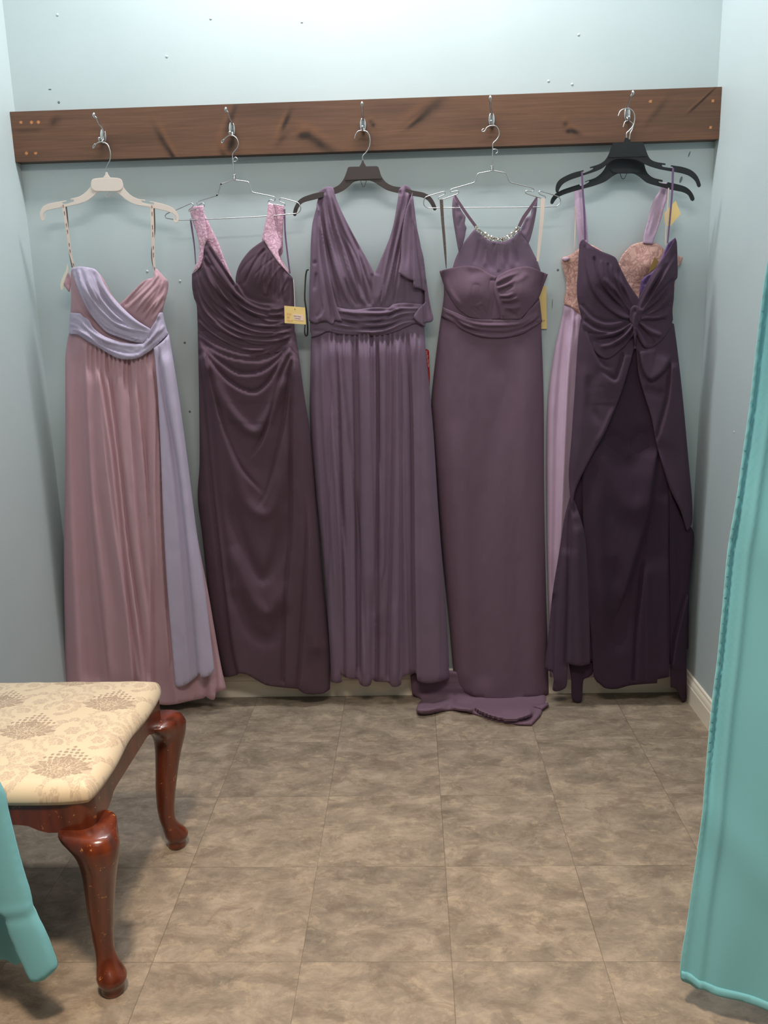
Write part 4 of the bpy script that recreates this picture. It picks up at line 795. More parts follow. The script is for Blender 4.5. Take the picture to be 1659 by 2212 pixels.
GC.layer('waistband', g((400, 1305, 1), (500, 1325), (600, 1330), (700, 1318), (800, 1310), (920, 1312), (960, 1280), (1050, 1265), (1200, 1272), (1268, 1280, 1), (1278, 1490, 1), (1190, 1468), (1100, 1500), (1000, 1545), (880, 1580), (780, 1592), (640, 1585), (500, 1580), (400, 1568), (310, 1548), (230, 1585), (150, 1612, 1), (140, 1470, 1)), M_vio, 6,
    [('S', 4, 6, g((410, 1350), (560, 1380), (700, 1420), (850, 1420), (980, 1330), (1180, 1330)), 1), ('S', 4, 6, g((420, 1400), (520, 1430), (600, 1460), (760, 1490), (900, 1470), (1040, 1390), (1200, 1370)), 1), ('V', 4, 3, g((450, 1440), (600, 1500), (750, 1530), (900, 1510), (1060, 1430), (1200, 1420)), 1), ('S', 4, 5, g((330, 1500), (500, 1520), (660, 1550), (800, 1560), (960, 1520), (1120, 1450), (1200, 1440)), 1), ('V', 3, 3, g((960, 1300), (1060, 1310), (1190, 1300)), 1), ('R', 4, 4, g((420, 1330), (620, 1350), (840, 1370), (930, 1330), (1100, 1290)), 1), ('V', 3, 3, g((460, 1480), (560, 1470), (640, 1510)), 1), ('V', 3, 3, g((150, 1540), (240, 1540), (310, 1545)), 1)] + fam(g((410, 1320), (620, 1340), (800, 1330), (940, 1320), (1060, 1280), (1260, 1290)), g((320, 1535), (520, 1570), (720, 1580), (900, 1560), (1060, 1500), (1270, 1470)), 12, 3.6, 2.4, 53), sx=2.4, sy=2.4)
GC.layer('shoulder_drape', g((215, 270, 1), (190, 350), (160, 480), (145, 650), (138, 900), (130, 1100), (127, 1442, 1), (160, 1460), (200, 1468), (255, 1448), (300, 1445), (360, 1480), (385, 1440), (458, 1450, 1), (430, 1380), (390, 1250), (350, 1080), (310, 850), (270, 600), (240, 400)), M_vio, 12,
    [('S', 6, 8, g((222, 300), (215, 600), (220, 900), (250, 1200), (270, 1340), (210, 1440)), 1, (.05, .05)), ('V', 5, 4, g((225, 330), (260, 800), (330, 1200), (380, 1440)), 1, (.1, 0)), ('R', 5, 7, g((180, 450), (170, 900), (160, 1400)), 1), ('S', 4, 6, g((245, 500), (290, 900), (360, 1300), (370, 1470)), 1, (.1, 0)), ('V', 3, 4, g((160, 880), (210, 850)), 1), ('V', 3, 4, g((200, 950), (180, 1150)), 1)], label='loose chiffon drape falling from the left shoulder', sx=2.4, sy=2.4)
GC.layer('shoulder_drape', g((1155, 165, 1), (1175, 300), (1195, 460), (1225, 650), (1265, 800), (1290, 1000), (1320, 1200), (1350, 1350), (1365, 1415), (1350, 1450), (1290, 1465, 1), (1282, 1502, 1), (1230, 1470), (1180, 1430), (1172, 1390), (1210, 1330), (1280, 1262, 1), (1278, 1145, 1), (1220, 1120), (1165, 1108, 1), (1165, 1042, 1), (1120, 1030), (1060, 995), (1015, 965, 1), (1040, 850), (1050, 600), (1090, 350)), M_vio, 14,
    [('S', 7, 8, g((1150, 200), (1160, 500), (1165, 800), (1168, 1100)), 1, (.05, 0)), ('S', 6, 9, g((1180, 420), (1220, 800), (1260, 1100), (1280, 1460)), 1, (.1, 0)), ('V', 4, 4, g((1140, 260), (1110, 600), (1090, 950)), 1), ('V', 4, 4, g((1240, 800), (1300, 1200), (1330, 1430)), 1), ('V', 4, 4, g((1175, 1110), (1180, 1380)), 1)], label='loose chiffon drape falling in tiers from the right shoulder', sx=2.4, sy=2.4)
# hanging black ribbon loop and red card
pxr = crop(640, 570, 13.02)
ribbon('hanger_loop', pxr((355, 170), (300, 180), (265, 350), (245, 700), (240, 1000), (275, 1250), (300, 1500), (320, 1800), (310, 2000), (270, 2030), (240, 1950), (240, 1800), (262, 1600)), [2.5, 3.5, 3.5, 3, 3.2, 3.4, 3.6, 4, 4, 3, 3, 2.5, 2], .064, M_bead, rC)
rt = crop(900, 745, 22.12)
tR = empty('brand_tag', at(925, 760, .05), 'narrow red card tag with white letters showing behind the v neck gown', 'tag')
plate('card', rt((300, 200, 1), (500, 205), (570, 250), (600, 330), (610, 900), (635, 1500), (620, 2000, 1), (300, 2000, 1)), .030, .031, M_red, tR, .0002)
o = rt((515, 270))[0]; up_ = at(o[0], o[1], .031) - at(o[0] + .35, o[1] + 10, .031)
q = rt((440, 285))[0]
text_mesh('printed_text', 'Dea Dea Dea Dea', .0068, at(q[0], q[1], .0316), at(q[0] + 5, q[1] + 35, .0316) - at(q[0], q[1], .0316), at(q[0] + 5, q[1], .0316) - at(q[0], q[1], .0316), M_wht, tR)

# ------------------------------------------------------------------ gown D: halter with beads
g = crop(920, 400, 4.81); s7 = crop(870, 700, 2.514)
rD = empty('evening_gown', at(1060, 1500, .05), 'wisteria purple halter gown with beaded neckline and a train lying on the floor', 'dress', 'bridesmaid gowns hanging on the rail')
GD = Garment(rD, [(950, 520), (957, 600), (958, 640), (955, 683), (947, 724), (938, 800), (933, 880), (940, 1000), (950, 1120), (965, 1300), (978, 1440), (985, 1500)],
             [(1182, 560), (1168, 620), (1168, 680), (1172, 720), (1176, 900), (1178, 1100), (1180, 1300), (1185, 1500)], .018, .034, 50, bumps=[(1018, 630, 42, 40, 24), (1120, 630, 40, 40, 24)])
skD = s7((208, -45, 1), (185, 130), (160, 350), (155, 480), (180, 800), (210, 1200), (250, 1600), (272, 1860), (283, 1960, 1), (320, 1990), (400, 2025), (500, 2052), (560, 2055), (640, 2040), (740, 2025), (793, 2008, 1), (785, 1700), (775, 1300), (768, 900), (765, 400), (750, -45, 1), (480, 0))
GD.layer('skirt', skD, M_wine, 0, [('V', 3, 26, s7((380, 60), (420, 350), (400, 800), (370, 1500)), 1, (.3, .4)), ('V', 5, 25, s7((500, 100), (540, 350), (480, 700), (430, 1200), (430, 1900)), 1, (.1, 0)), ('R', 4, 25, s7((270, 500), (320, 1100), (330, 1900)), 1, (.2, 0)), ('R', 3, 26, s7((700, 60), (660, 500), (620, 1300)), 1, (.3, .4)), ('V', 3, 20, s7((600, 200), (590, 500), (620, 1200), (640, 2000)), 1, (.2, 0))], full=True, sx=4, sy=8)
GD.layer('side_bodice', g((188, 1040, 1), (400, 1000), (980, 1000), (1172, 1150, 1), (1185, 1230), (1205, 1420, 1), (680, 1500), (160, 1360, 1), (172, 1270), (185, 1160)), M_wine, 1, [], full=True)
GD.layer('halter_yoke', g((505, 455, 1), (560, 500), (640, 565), (700, 585), (760, 588), (830, 580), (900, 545), (950, 495), (975, 455, 1), (1010, 520), (1060, 590), (1110, 690), (1160, 790), (1192, 890, 1), (1050, 950), (900, 980), (740, 1010), (600, 980), (400, 920), (278, 862, 1), (300, 780), (340, 690), (400, 590), (460, 510)), M_winesheer, -6,
    [('V', 4, 4, g((570, 540), (540, 680), (500, 840)), 1), ('S', 4, 6, g((640, 590), (620, 720), (590, 860)), 1), ('V', 4, 3, g((710, 600), (700, 650), (690, 720)), 1), ('S', 4, 6, g((740, 600), (740, 760), (740, 900)), 1, (.05, .1)), ('V', 4, 5, g((640, 620), (650, 760), (690, 900)), 1), ('S', 4, 6, g((820, 600), (805, 720), (820, 880)), -1), ('V', 4, 4, g((900, 560), (930, 700), (960, 840)), 1), ('V', 3, 3, g((560, 520), (590, 540)), 1), ('R', 4, 6, g((870, 580), (880, 740), (900, 880)), 1), ('V', 3, 4, g((980, 500), (1040, 560), (1000, 600)), 1)], thin=.0025)
GD.layer('bust_cup', g((140, 892, 1), (200, 875), (290, 855), (380, 838), (450, 835), (540, 855), (620, 895), (680, 930), (735, 950, 1), (712, 1020), (715, 1100), (735, 1200), (770, 1300), (790, 1390, 1), (700, 1398), (560, 1395), (450, 1372), (340, 1295), (260, 1190), (215, 1100), (185, 1030), (160, 960)), M_wine, 3,
    [('V', 4, 5, g((690, 960), (680, 1080), (690, 1180), (660, 1380)), 1, (.1, 0)), ('V', 4, 4, g((480, 1260), (560, 1340), (620, 1390)), 1, (.2, 0)), ('V', 4, 4, g((560, 1240), (600, 1330), (650, 1390)), 1, (.2, 0)), ('V', 4, 10, g((530, 1000), (520, 1100), (540, 1250)), 1), ('R', 3, 5, g((210, 930), (240, 1080), (380, 1280)), 1), ('V', 3, 8, g((440, 850), (470, 920), (560, 900), (640, 930)), 1)], sx=2.4, sy=2.4, thin=.012)
GD.layer('bust_cup', g((725, 985, 1), (745, 945), (820, 900), (900, 868), (980, 850), (1060, 845), (1130, 865), (1200, 898), (1268, 925, 1), (1240, 1000), (1215, 1065), (1175, 1165), (1120, 1240), (1060, 1310), (985, 1392, 1), (900, 1400), (780, 1395, 1), (745, 1300), (725, 1200), (705, 1100), (712, 1030)), M_wine, 6,
    [('R', 5, 3, g((730, 1010), (800, 970), (900, 930), (1000, 900)), 1, (.05, .5)), ('V', 5, 3, g((735, 1040), (830, 1010), (920, 960)), 1, (.05, .5)), ('R', 5, 3, g((740, 1070), (830, 1040), (940, 980)), 1, (.05, .4)), ('V', 5, 3, g((750, 1110), (850, 1070), (930, 1040)), 1, (.05, .4)), ('R', 5, 3, g((765, 1155), (850, 1150), (920, 1120)), 1, (.05, .4)), ('V', 4, 3, g((770, 1170), (860, 1175), (960, 1140)), 1, (.05, .4)), ('R', 4, 3, g((780, 1195), (870, 1195), (970, 1160)), 1, (.05, .4)), ('V', 4, 4, g((790, 1230), (880, 1240), (1000, 1200)), 1, (.05, .4)), ('R', 4, 4, g((800, 1260), (900, 1280), (1000, 1260)), 1), ('S', 4, 5, g((712, 1000), (720, 1130), (770, 1280), (800, 1390)), 1, (.05, .1)), ('V', 4, 4, g((830, 1290), (900, 1340), (960, 1350)), 1), ('R', 3, 6, g((1060, 900), (1010, 960), (900, 1010)), 1)], sx=2.2, sy=2.2, thin=.012)
GD.layer('waistband', g((172, 1265, 1), (230, 1290), (330, 1330), (420, 1370), (560, 1392), (700, 1398), (860, 1398), (990, 1390), (1060, 1310), (1120, 1250), (1182, 1185, 1), (1190, 1260), (1207, 1420, 1), (1110, 1480), (1010, 1540), (900, 1572), (780, 1588), (640, 1585), (520, 1562), (400, 1510), (280, 1440), (158, 1362, 1)), M_wine, 6,
    [('S', 4, 5, g((175, 1300), (280, 1350), (380, 1440), (500, 1480), (700, 1490), (900, 1480), (1020, 1430), (1190, 1290)), 1), ('V', 3, 3, g((175, 1330), (300, 1410), (420, 1490), (560, 1520), (800, 1530), (980, 1490), (1200, 1390)), 1), ('V', 5, 3, g((200, 1400), (290, 1440), (350, 1490)), 1, (.1, .3)), ('S', 3, 4, g((340, 1370), (430, 1440), (600, 1460), (800, 1460), (960, 1440), (1050, 1350)), 1), ('V', 3, 2.5, g((560, 1550), (760, 1560), (940, 1540)), 1), ('V', 4, 3, g((1000, 1500), (1100, 1440), (1200, 1420)), 1)] + fam(g((175, 1290), (330, 1350), (520, 1410), (860, 1415), (1050, 1370), (1185, 1230)), g((170, 1350), (330, 1450), (520, 1550), (860, 1570), (1050, 1500), (1200, 1410)), 8, 2.6, 2.2, 61), sx=2.4, sy=2.4)
ribbon('halter_strap', g((300, 105), (350, 190), (430, 310), (515, 425)), [4, 6, 6.5, 6.5], .090, M_wine, rD); ribbon('halter_strap', g((1155, 125), (1090, 230), (1020, 330), (968, 430)), [4, 7, 8, 7], .090, M_wine, rD)
def dropsheet(name, px, dd, mat, root, folds=(), sxy=2.5, lab=None, amp=2, grad=0):
    sd = random.random() * 50
    o = sheet(name, px, mat, root, lambda P: dd + grad * (P[:, 1] - px[0][1]) / 1000. + amp / 1000. * vnoise(P[:, 0] / 9 + sd, P[:, 1] / 30) + fold_height(P, folds), lambda P, f: f - .002, sxy, sxy)
    if lab: o['label'] = lab
    return o
dropsheet('back_sash', g((285, 112, 1), (275, 180), (272, 260), (285, 380), (305, 500), (325, 620), (342, 700, 1), (375, 640), (400, 560), (415, 480), (422, 440), (405, 400), (412, 330), (385, 290), (350, 230), (320, 150)), .070, M_winesheer, rD, [('S', 5, 6, g((290, 150), (315, 400), (350, 640)), 1), ('V', 5, 3, g((365, 320), (350, 400), (340, 440)), 1), ('V', 4, 3, g((320, 180), (350, 300)), 1)])
dropsheet('back_sash', g((1162, 125, 1), (1150, 260), (1130, 380), (1110, 470), (1085, 560), (1065, 610, 1), (1030, 560), (1000, 520), (985, 470), (1010, 400), (1040, 340), (1085, 315), (1100, 250), (1130, 180)), .070, M_winesheer, rD, [('S', 5, 6, g((1150, 180), (1090, 400), (1040, 560)), -1), ('V', 4, 4, g((1080, 330), (1040, 420), (1010, 500)), 1)])
# beaded neckline: each row of stones is one countable-at-a-glance trim, stones as parts
nk = catmull(crop(1010, 470, 12.76)((225, 250), (300, 330), (400, 420), (520, 510), (650, 575), (780, 605), (900, 610), (1010, 590), (1120, 545), (1220, 480), (1310, 390), (1400, 290), (1430, 250)), 1.0)
GDb = lambda x, y: float(GD.body(np.array([[x, y]]))[0])
base = empty('neckline_beading', (0, 0, 0))
pxtube('bead_cord', [(float(p[0]), float(p[1]), GDb(p[0], p[1]) + .001) for p in nk[::6]], .07, .0028, M_gemdk, rD, step=3)
bpy.data.objects.remove(base)
n = len(nk); rd = random.Random(4); gm = None; k = 0
for row, (offp, stp, rr) in enumerate([(-3.0, 4.4, .0026), (2.2, 4.9, .0030), (-.2, 6.0, .0022)]):
    s_ = row * 1.3
    while s_ < n - 1:
        i = int(s_); p = nk[i]; t = nk[min(i + 1, n - 1)] - nk[max(i - 1, 0)]; t /= np.linalg.norm(t) + 1e-9; nn = np.array([-t[1], t[0]])
        q = p + nn * (offp + rd.uniform(-.8, .8)); c = at(q[0], q[1], GDb(q[0], q[1]) + .005 + rd.uniform(0, .001))
        if gm is None:
            bm = bmesh.new(); bmesh.ops.create_icosphere(bm, subdivisions=1, radius=1); gm = bpy.data.meshes.new('rhinestone'); bm.to_mesh(gm); bm.free(); gm.materials.append(M_gem)
        if k < 99:
            o = bpy.data.objects.new('rhinestone', gm); COL.objects.link(o); o.parent = rD; o.matrix_parent_inverse = Matrix.Translation(-rD.location)
            o.location = c; o.scale = (rr * rd.uniform(.95, 1.4), rr * 1.0, rr * rd.uniform(1.2, 1.8)); o.rotation_euler = (rd.uniform(-.5, .5), rd.uniform(-1, 1), rd.uniform(-.5, .5)); k += 1
        s_ += stp * rd.uniform(.85, 1.15)
lw = crop(940, 410, 11.65)
ribbon('glitter_ribbon', lw((155, 245), (170, 500), (190, 800), (225, 1200), (255, 1600), (280, 1980)), [7.5, 7, 6.5, 6, 5, 1.5], .088, M_seq, rD)['label'] = 'dark glittery hanger ribbon'
ribbon('hanger_loop', g((1218, 135), (1200, 400), (1180, 600), (1162, 790)), [9, 8, 7, 5], .088, M_rib, rD)
tD = empty('price_tag', at(1170, 625, .05), 'tall pale yellow card tag half hidden behind the beaded halter gown', 'tag')
yt = crop(1140, 600, 18.43)
plate('card', yt((300, 340, 1), (740, 335, 1), (760, 2035, 1), (300, 2040, 1)), .005, .006, M_tag, tD, .0002)
text_mesh('printed_text', 'L4', .009, at(*yt((560, 1750))[0], .0066), Vector((1, 0, 0)), Vector((0, 0, 1)), M_grey, tD)
# train, lying on the floor
tn = crop(380, 1350, 1.885)
def train_piece(name, px, base, folds, hangtop=None, mat=M_wine, sxy=3):
    """cloth on the floor; above y = hangtop it rises to the hanging skirt"""
    def mapper(P, h):
        fl = atz_np(P, np.maximum(h, .001))
        if hangtop is None: return fl
        t = sstep((hangtop[1] - P[:, 1]) / (hangtop[1] - hangtop[0]))
        ver = at_np(P, np.full(len(P), hangtop[2]) + h * .6)
        # below the blend zone follow the floor, above follow the vertical drop
        return fl * (1 - t)[:, None] + ver * t[:, None]
    V, T, B = triangulate(px, sxy, sxy, 4)
    d, _, _ = dist_poly(V, B, np.roll(B, -1, 0)); u = np.clip(d / 7, 0, 1)
    h = base + .008 * np.sqrt(1 - (1 - u) ** 2) + fold_height(V, folds) + .003 * vnoise(V[:, 0] / 14, V[:, 1] / 8)
    h = np.maximum(h, .003)
    Wf = mapper(V, h); n = len(V); Wb = Wf.copy(); Wb[:, 2] = np.maximum(.0005, Wf[:, 2] - .004); Wb[:, 1] += .002
    from collections import Counter
    cnt = Counter(frozenset((t[i], t[(i + 1) % 3])) for t in T for i in range(3)); F = []
    for t in T:
        F.append((t[0], t[2], t[1])); F.append((t[0] + n, t[1] + n, t[2] + n))
        for i in range(3):
            e = (t[i], t[(i + 1) % 3])
            if cnt[frozenset(e)] == 1: F.append((e[0], e[1], e[1] + n, e[0] + n))
    return from_py(name, np.concatenate([Wf, Wb]).tolist(), F, mat, rD)
train_piece('train', tn((955, 205, 1), (990, 190), (1140, 190), (1160, 240), (1230, 280), (1300, 295), (1500, 285), (1488, 360), (1470, 385), (1448, 408, 1), (1380, 404), (1300, 392), (1240, 370), (1180, 352), (1110, 346), (1060, 356), (1010, 363), (980, 350), (985, 325), (1000, 305), (962, 280, 1)), .004,
    [('S', 16, 8, tn((1205, 330), (1240, 352), (1300, 375), (1380, 385), (1460, 360)), 1, (.1, .1)), ('R', 16, 7, tn((985, 345), (1040, 340), (1100, 318), (1140, 290)), 1, (0, .2)), ('V', 8, 5, tn((1020, 330), (1090, 305), (1150, 290)), 1), ('R', 12, 6, tn((1110, 325), (1170, 335), (1220, 345)), 1), ('V', 8, 5, tn((1130, 315), (1200, 330)), 1), ('R', 10, 10, tn((1300, 345), (1400, 350), (1470, 345)), 1)], (1490, 1535, .035))
train_piece('train', tn((1440, 330, 1), (1515, 315, 1), (1518, 325), (1490, 345, 1)), .010, [], None, sxy=3)

# ------------------------------------------------------------------ gown F: blush lace with lilac skirt (behind)
g = crop(1180, 340, 4.254); s7 = crop(1160, 780, 2.989)
rF = empty('evening_gown', at(1300, 1470, .03), 'blush lace bodice gown with pale lilac skirt and wide chiffon straps, behind the eggplant gown', 'dress', 'bridesmaid gowns hanging on the rail')
GF = Garment(rF, [(1212, 560), (1222, 610), (1219, 657), (1215, 681), (1201, 740), (1189, 810), (1183, 880), (1182, 1000), (1183, 1200), (1188, 1470)],
             [(1470, 560), (1455, 640), (1450, 700), (1462, 900), (1470, 1470)], .012, .024, 40, bumps=[(1400, 570, 30, 35, 22), (1300, 570, 30, 35, 16)], back=.008)
GF.layer('skirt', [(1217, 655, 1), (1215, 681), (1201, 740), (1189, 810), (1182, 880), (1180, 1000), (1181, 1150), (1184, 1300), (1188, 1462, 1), (1230, 1468), (1300, 1462), (1400, 1466), (1462, 1460, 1), (1458, 1100), (1450, 700, 1), (1300, 690)], M_lil, 0,
    [('V', 6, 6, [(1226, 665), (1215, 760), (1204, 900), (1200, 1100), (1196, 1300)], 1, (.05, .1)), ('S', 5, 8, [(1238, 675), (1225, 800), (1216, 1000), (1208, 1200)], 1, (.05, .1)), ('V', 3, 3, [(1232, 668), (1228, 740)], 1, (0, .5)), ('V', 3, 3, [(1244, 672), (1241, 740)], 1, (0, .5)), ('R', 4, 5, [(1232, 700), (1222, 900), (1205, 1250)], 1)], full=True, sx=3, sy=8)
GF.layer('lace_bodice', g((135, 940, 1), (150, 918), (200, 905), (260, 870), (330, 810), (400, 800), (470, 830), (530, 872), (620, 930), (665, 980, 1), (680, 930), (720, 870), (780, 810), (850, 782), (920, 772), (980, 780), (1050, 810), (1090, 850), (1180, 900), (1215, 900), (1257, 920, 1), (1235, 985), (1205, 1010), (1170, 1300), (1160, 1500, 1), (700, 1560), (330, 1460, 1), (270, 1410), (220, 1370), (162, 1355, 1), (165, 1290), (182, 1220), (180, 1130), (152, 1020)), M_blush, 3,
    [('V', 4, 6, g((200, 920), (215, 1150), (250, 1360)), 1), ('R', 4, 5, g((690, 1000), (750, 1150), (800, 1250)), 1), ('V', 3, 3, g((210, 1240), (230, 1380)), 1)], full=True)
GF.layer('bodice_lining', g((140, 935, 1), (165, 920), (215, 918, 1), (210, 940), (170, 955)), M_lil, 8, [])
GF.layer('shoulder_strap', g((258, 275), (270, 258), (320, 256), (335, 275), (350, 400), (368, 540), (385, 780, 1), (300, 850, 1), (290, 700), (272, 560), (262, 400)), M_lil, -2, [('S', 4, 5, g((280, 300), (300, 500), (345, 740)), 1), ('V', 3, 3, g((315, 300), (335, 500), (365, 700)), 1)])
GF.layer('shoulder_strap', g((1052, 245), (1070, 232), (1115, 235), (1138, 250), (1125, 340), (1085, 460), (1050, 580), (1010, 700), (975, 800, 1), (888, 790, 1), (900, 700), (930, 590), (960, 470), (1000, 370), (1040, 310)), M_lil, 8, [('S', 4, 5, g((1060, 280), (1000, 480), (940, 740)), -1), ('V', 4, 3, g((1100, 260), (1050, 480), (970, 740)), 1), ('V', 3, 3, g((1040, 330), (980, 520), (920, 720)), 1)])
ribbon('hanger_loop', g((266, 450), (266, 600), (258, 860)), [3, 3, 2.5], .050, M_rib, rF); ribbon('hanger_loop', g((1125, 280), (1112, 480), (1100, 660), (1095, 810)), [3, 3, 3, 3], .098, M_rib, rF)
tF = empty('price_tag', at(1450, 440, .05), 'pale yellow folded price tag beside the right strap of the blush lace gown', 'tag')
plate('card', g((1190, 395, 1), (1235, 520, 1), (1130, 645, 1), (1090, 600, 1), (1085, 510, 1), (1150, 440, 1)), .060, .061, M_tag, tF, .0002)
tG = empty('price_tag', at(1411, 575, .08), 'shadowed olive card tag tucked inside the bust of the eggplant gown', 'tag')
plate('card', g((995, 915, 1), (1030, 955, 1), (1005, 1010), (935, 1065, 1), (965, 990)), .083, .084, plain('shaded_card', lin(150, 122, 66), .6), tG, .0002)  # shade inside the bust is put into the dark olive card colour
pF = g((1000, 930))[0]

# ------------------------------------------------------------------ gown E: eggplant twist front
rE = empty('evening_gown', at(1370, 1480, .12), 'dark eggplant chiffon gown with twisted knot bust and split overskirt, rightmost and frontmost', 'dress', 'bridesmaid gowns hanging on the rail')
GE = Garment(rE, [(1258, 510), (1250, 560), (1246, 640), (1252, 680), (1248, 740), (1240, 860), (1230, 960), (1222, 1050), (1208, 1200), (1195, 1300), (1183, 1400), (1176, 1450)],
             [(1462, 510), (1464, 600), (1455, 650), (1455, 700), (1464, 760), (1475, 860), (1486, 980), (1493, 1080), (1496, 1170), (1492, 1260), (1486, 1380), (1484, 1500)], .088, .034, 45,
             bumps=[(1300, 600, 36, 45, 18), (1420, 600, 36, 45, 18)], back=.070)
# inner skirt
inner = s7((350, 300, 1), (300, 600), (290, 760), (300, 1100), (320, 1500), (350, 1800), (365, 2030), (385, 2070), (405, 2085, 1), (440, 2112), (510, 2118), (600, 2095), (700, 2085), (775, 2080, 1), (778, 2055, 1), (852, 2040, 1), (858, 1800), (850, 1200), (850, 800), (800, 300), (640, -80, 1), (560, -80, 1), (450, 150))
GE.layer('inner_skirt', inner, M_eggin, -10, [('S', 11, 22, s7((780, 560), (740, 850), (700, 1050), (600, 1400), (500, 1700)), -1, (.1, .2)), ('R', 7, 26, s7((420, 560), (520, 850), (620, 950), (720, 880), (770, 600)), 1, (.1, .2)), ('V', 7, 24, s7((450, 420), (560, 640), (640, 620), (700, 400)), 1), ('S', 8, 16, s7((700, 1250), (660, 1700), (640, 2050)), 1, (.2, 0)), ('V', 7, 20, s7((480, 1250), (540, 1600), (520, 1900)), 1), ('S', 7, 12, s7((850, 850), (852, 1400), (856, 2000)), -1, (.1, 0)), ('R', 6, 16, s7((380, 700), (400, 1300), (430, 1900)), 1)], sx=3, sy=5, thin=.02)
GE.layer('underskirt', [(1246, 790, 1), (1240, 900), (1236, 1000), (1232, 1080), (1226, 1160), (1226, 1300), (1232, 1425, 1), (1440, 1440, 1), (1487, 1400, 1), (1489, 1250), (1490, 1150), (1485, 1040), (1470, 880), (1462, 790, 1)], M_eggin, -16, [('V', 6, 10, [(1255, 1060), (1262, 1200), (1268, 1400)], 1)], sx=4, sy=6, thin=.008)
GE.layer('skirt_side', s7((210, 880, 1), (180, 1000), (140, 1250), (100, 1500), (70, 1800), (48, 1985, 1), (75, 2000), (100, 2010), (108, 2060), (102, 2125), (150, 2128), (190, 2100), (198, 1975), (200, 1952, 1), (240, 1965), (290, 1968), (342, 1955, 1), (340, 1700), (325, 1300), (305, 1100), (240, 900)), M_egg, -8, [('S', 9, 12, s7((225, 950), (218, 1400), (200, 1960)), 1, (.1, 0)), ('S', 7, 10, s7((160, 1200), (120, 1600), (108, 2050)), 1, (.1, 0)), ('R', 6, 10, s7((260, 1050), (270, 1500), (280, 1960)), 1, (.1, 0)), ('V', 5, 8, s7((110, 1500), (85, 1800), (60, 1990)), 1, (.1, 0))], sx=2.6, sy=5, thin=.01)
GE.layer('inner_hem', s7((205, 1950, 1), (300, 1960), (358, 1930, 1), (362, 2010), (335, 2040), (300, 2060), (290, 2190), (260, 2205), (225, 2180), (220, 2050)), M_eggin, -26, [('V', 5, 5, s7((295, 2000), (290, 2150)), 1)], thin=.006)
GE.layer('skirt_side', s7((850, 800, 1), (930, 1000), (1010, 1100), (1004, 1250), (980, 1500), (965, 1700), (965, 2180), (940, 2200), (900, 2120), (862, 2105, 1), (858, 1900), (852, 1300)), M_eggin, -8, [('S', 7, 10, s7((975, 1500), (900, 1800), (870, 2000)), 1, (.1, .1)), ('V', 5, 9, s7((900, 1000), (920, 1400), (890, 1700)), 1)], sx=2.6, sy=5, thin=.01)
ovL = s7((255, -100, 1), (240, 0), (225, 300), (208, 550), (205, 700), (215, 880), (230, 965, 1), (245, 850), (285, 745), (370, 585), (440, 460), (500, 320), (545, 200), (590, 50), (625, -100, 1))
ovL = [(1254, 690, 1), (1248, 740), (1241, 850), (1234, 950), (1229, 1010), (1229, 1040), (1233, 1085), (1240, 1108, 1), (1238, 1092), (1242, 1062), (1256, 1028), (1284, 974), (1308, 932), (1328, 884), (1343, 845), (1358, 795), (1370, 752, 1), (1372, 700, 1), (1310, 670)]
GE.layer('overskirt', ovL, M_egg, 4, [('S', 8, 12, s7((570, -60), (540, 60), (505, 130), (400, 60)), 1, (.1, .3)), ('R', 4, 14, s7((300, 0), (280, 350), (230, 800)), 1), ('V', 4, 10, s7((330, 80), (350, 300), (420, 420)), 1), ('R', 4, 5, s7((380, 540), (430, 450), (500, 290)), 1), ('S', 6, 8, [(1262, 690), (1280, 750), (1300, 790), (1330, 800)], -1)], sx=3, sy=3, thin=.008, label='left half of the split overskirt')
ovR = [(1368, 700, 1), (1374, 756, 1), (1380, 810), (1394, 860), (1408, 905), (1418, 958), (1432, 1008), (1448, 1058), (1470, 1104), (1484, 1148, 1), (1495, 1130), (1495, 1080), (1486, 980), (1475, 860), (1464, 760), (1456, 700, 1), (1410, 675)]
GE.layer('overskirt', ovR, M_egg, 4, [('S', 8, 12, s7((660, -80), (680, 30), (730, 120), (820, 60), (870, -50)), 1, (.1, .2)), ('S', 8, 14, s7((870, 0), (850, 250), (800, 450), (770, 560)), 1, (.1, .2)), ('R', 4, 12, s7((930, 200), (960, 600), (980, 900)), 1), ('R', 4, 5, s7((780, 560), (880, 820), (960, 1020)), 1), ('V', 5, 9, s7((690, 160), (780, 210), (840, 190)), 1)], sx=3, sy=3, thin=.008, label='right half of the split overskirt')
GE.layer('bodice_lining', g((870, 1130, 1), (900, 1100), (960, 1060), (1010, 1010), (1060, 920), (1090, 850), (1120, 790), (1185, 737, 1), (1195, 800), (1100, 1000), (960, 1180), (850, 1290, 1)), M_egglin, -6, [('V', 4, 3, g((960, 1080), (900, 1180)), 1)], thin=.004)
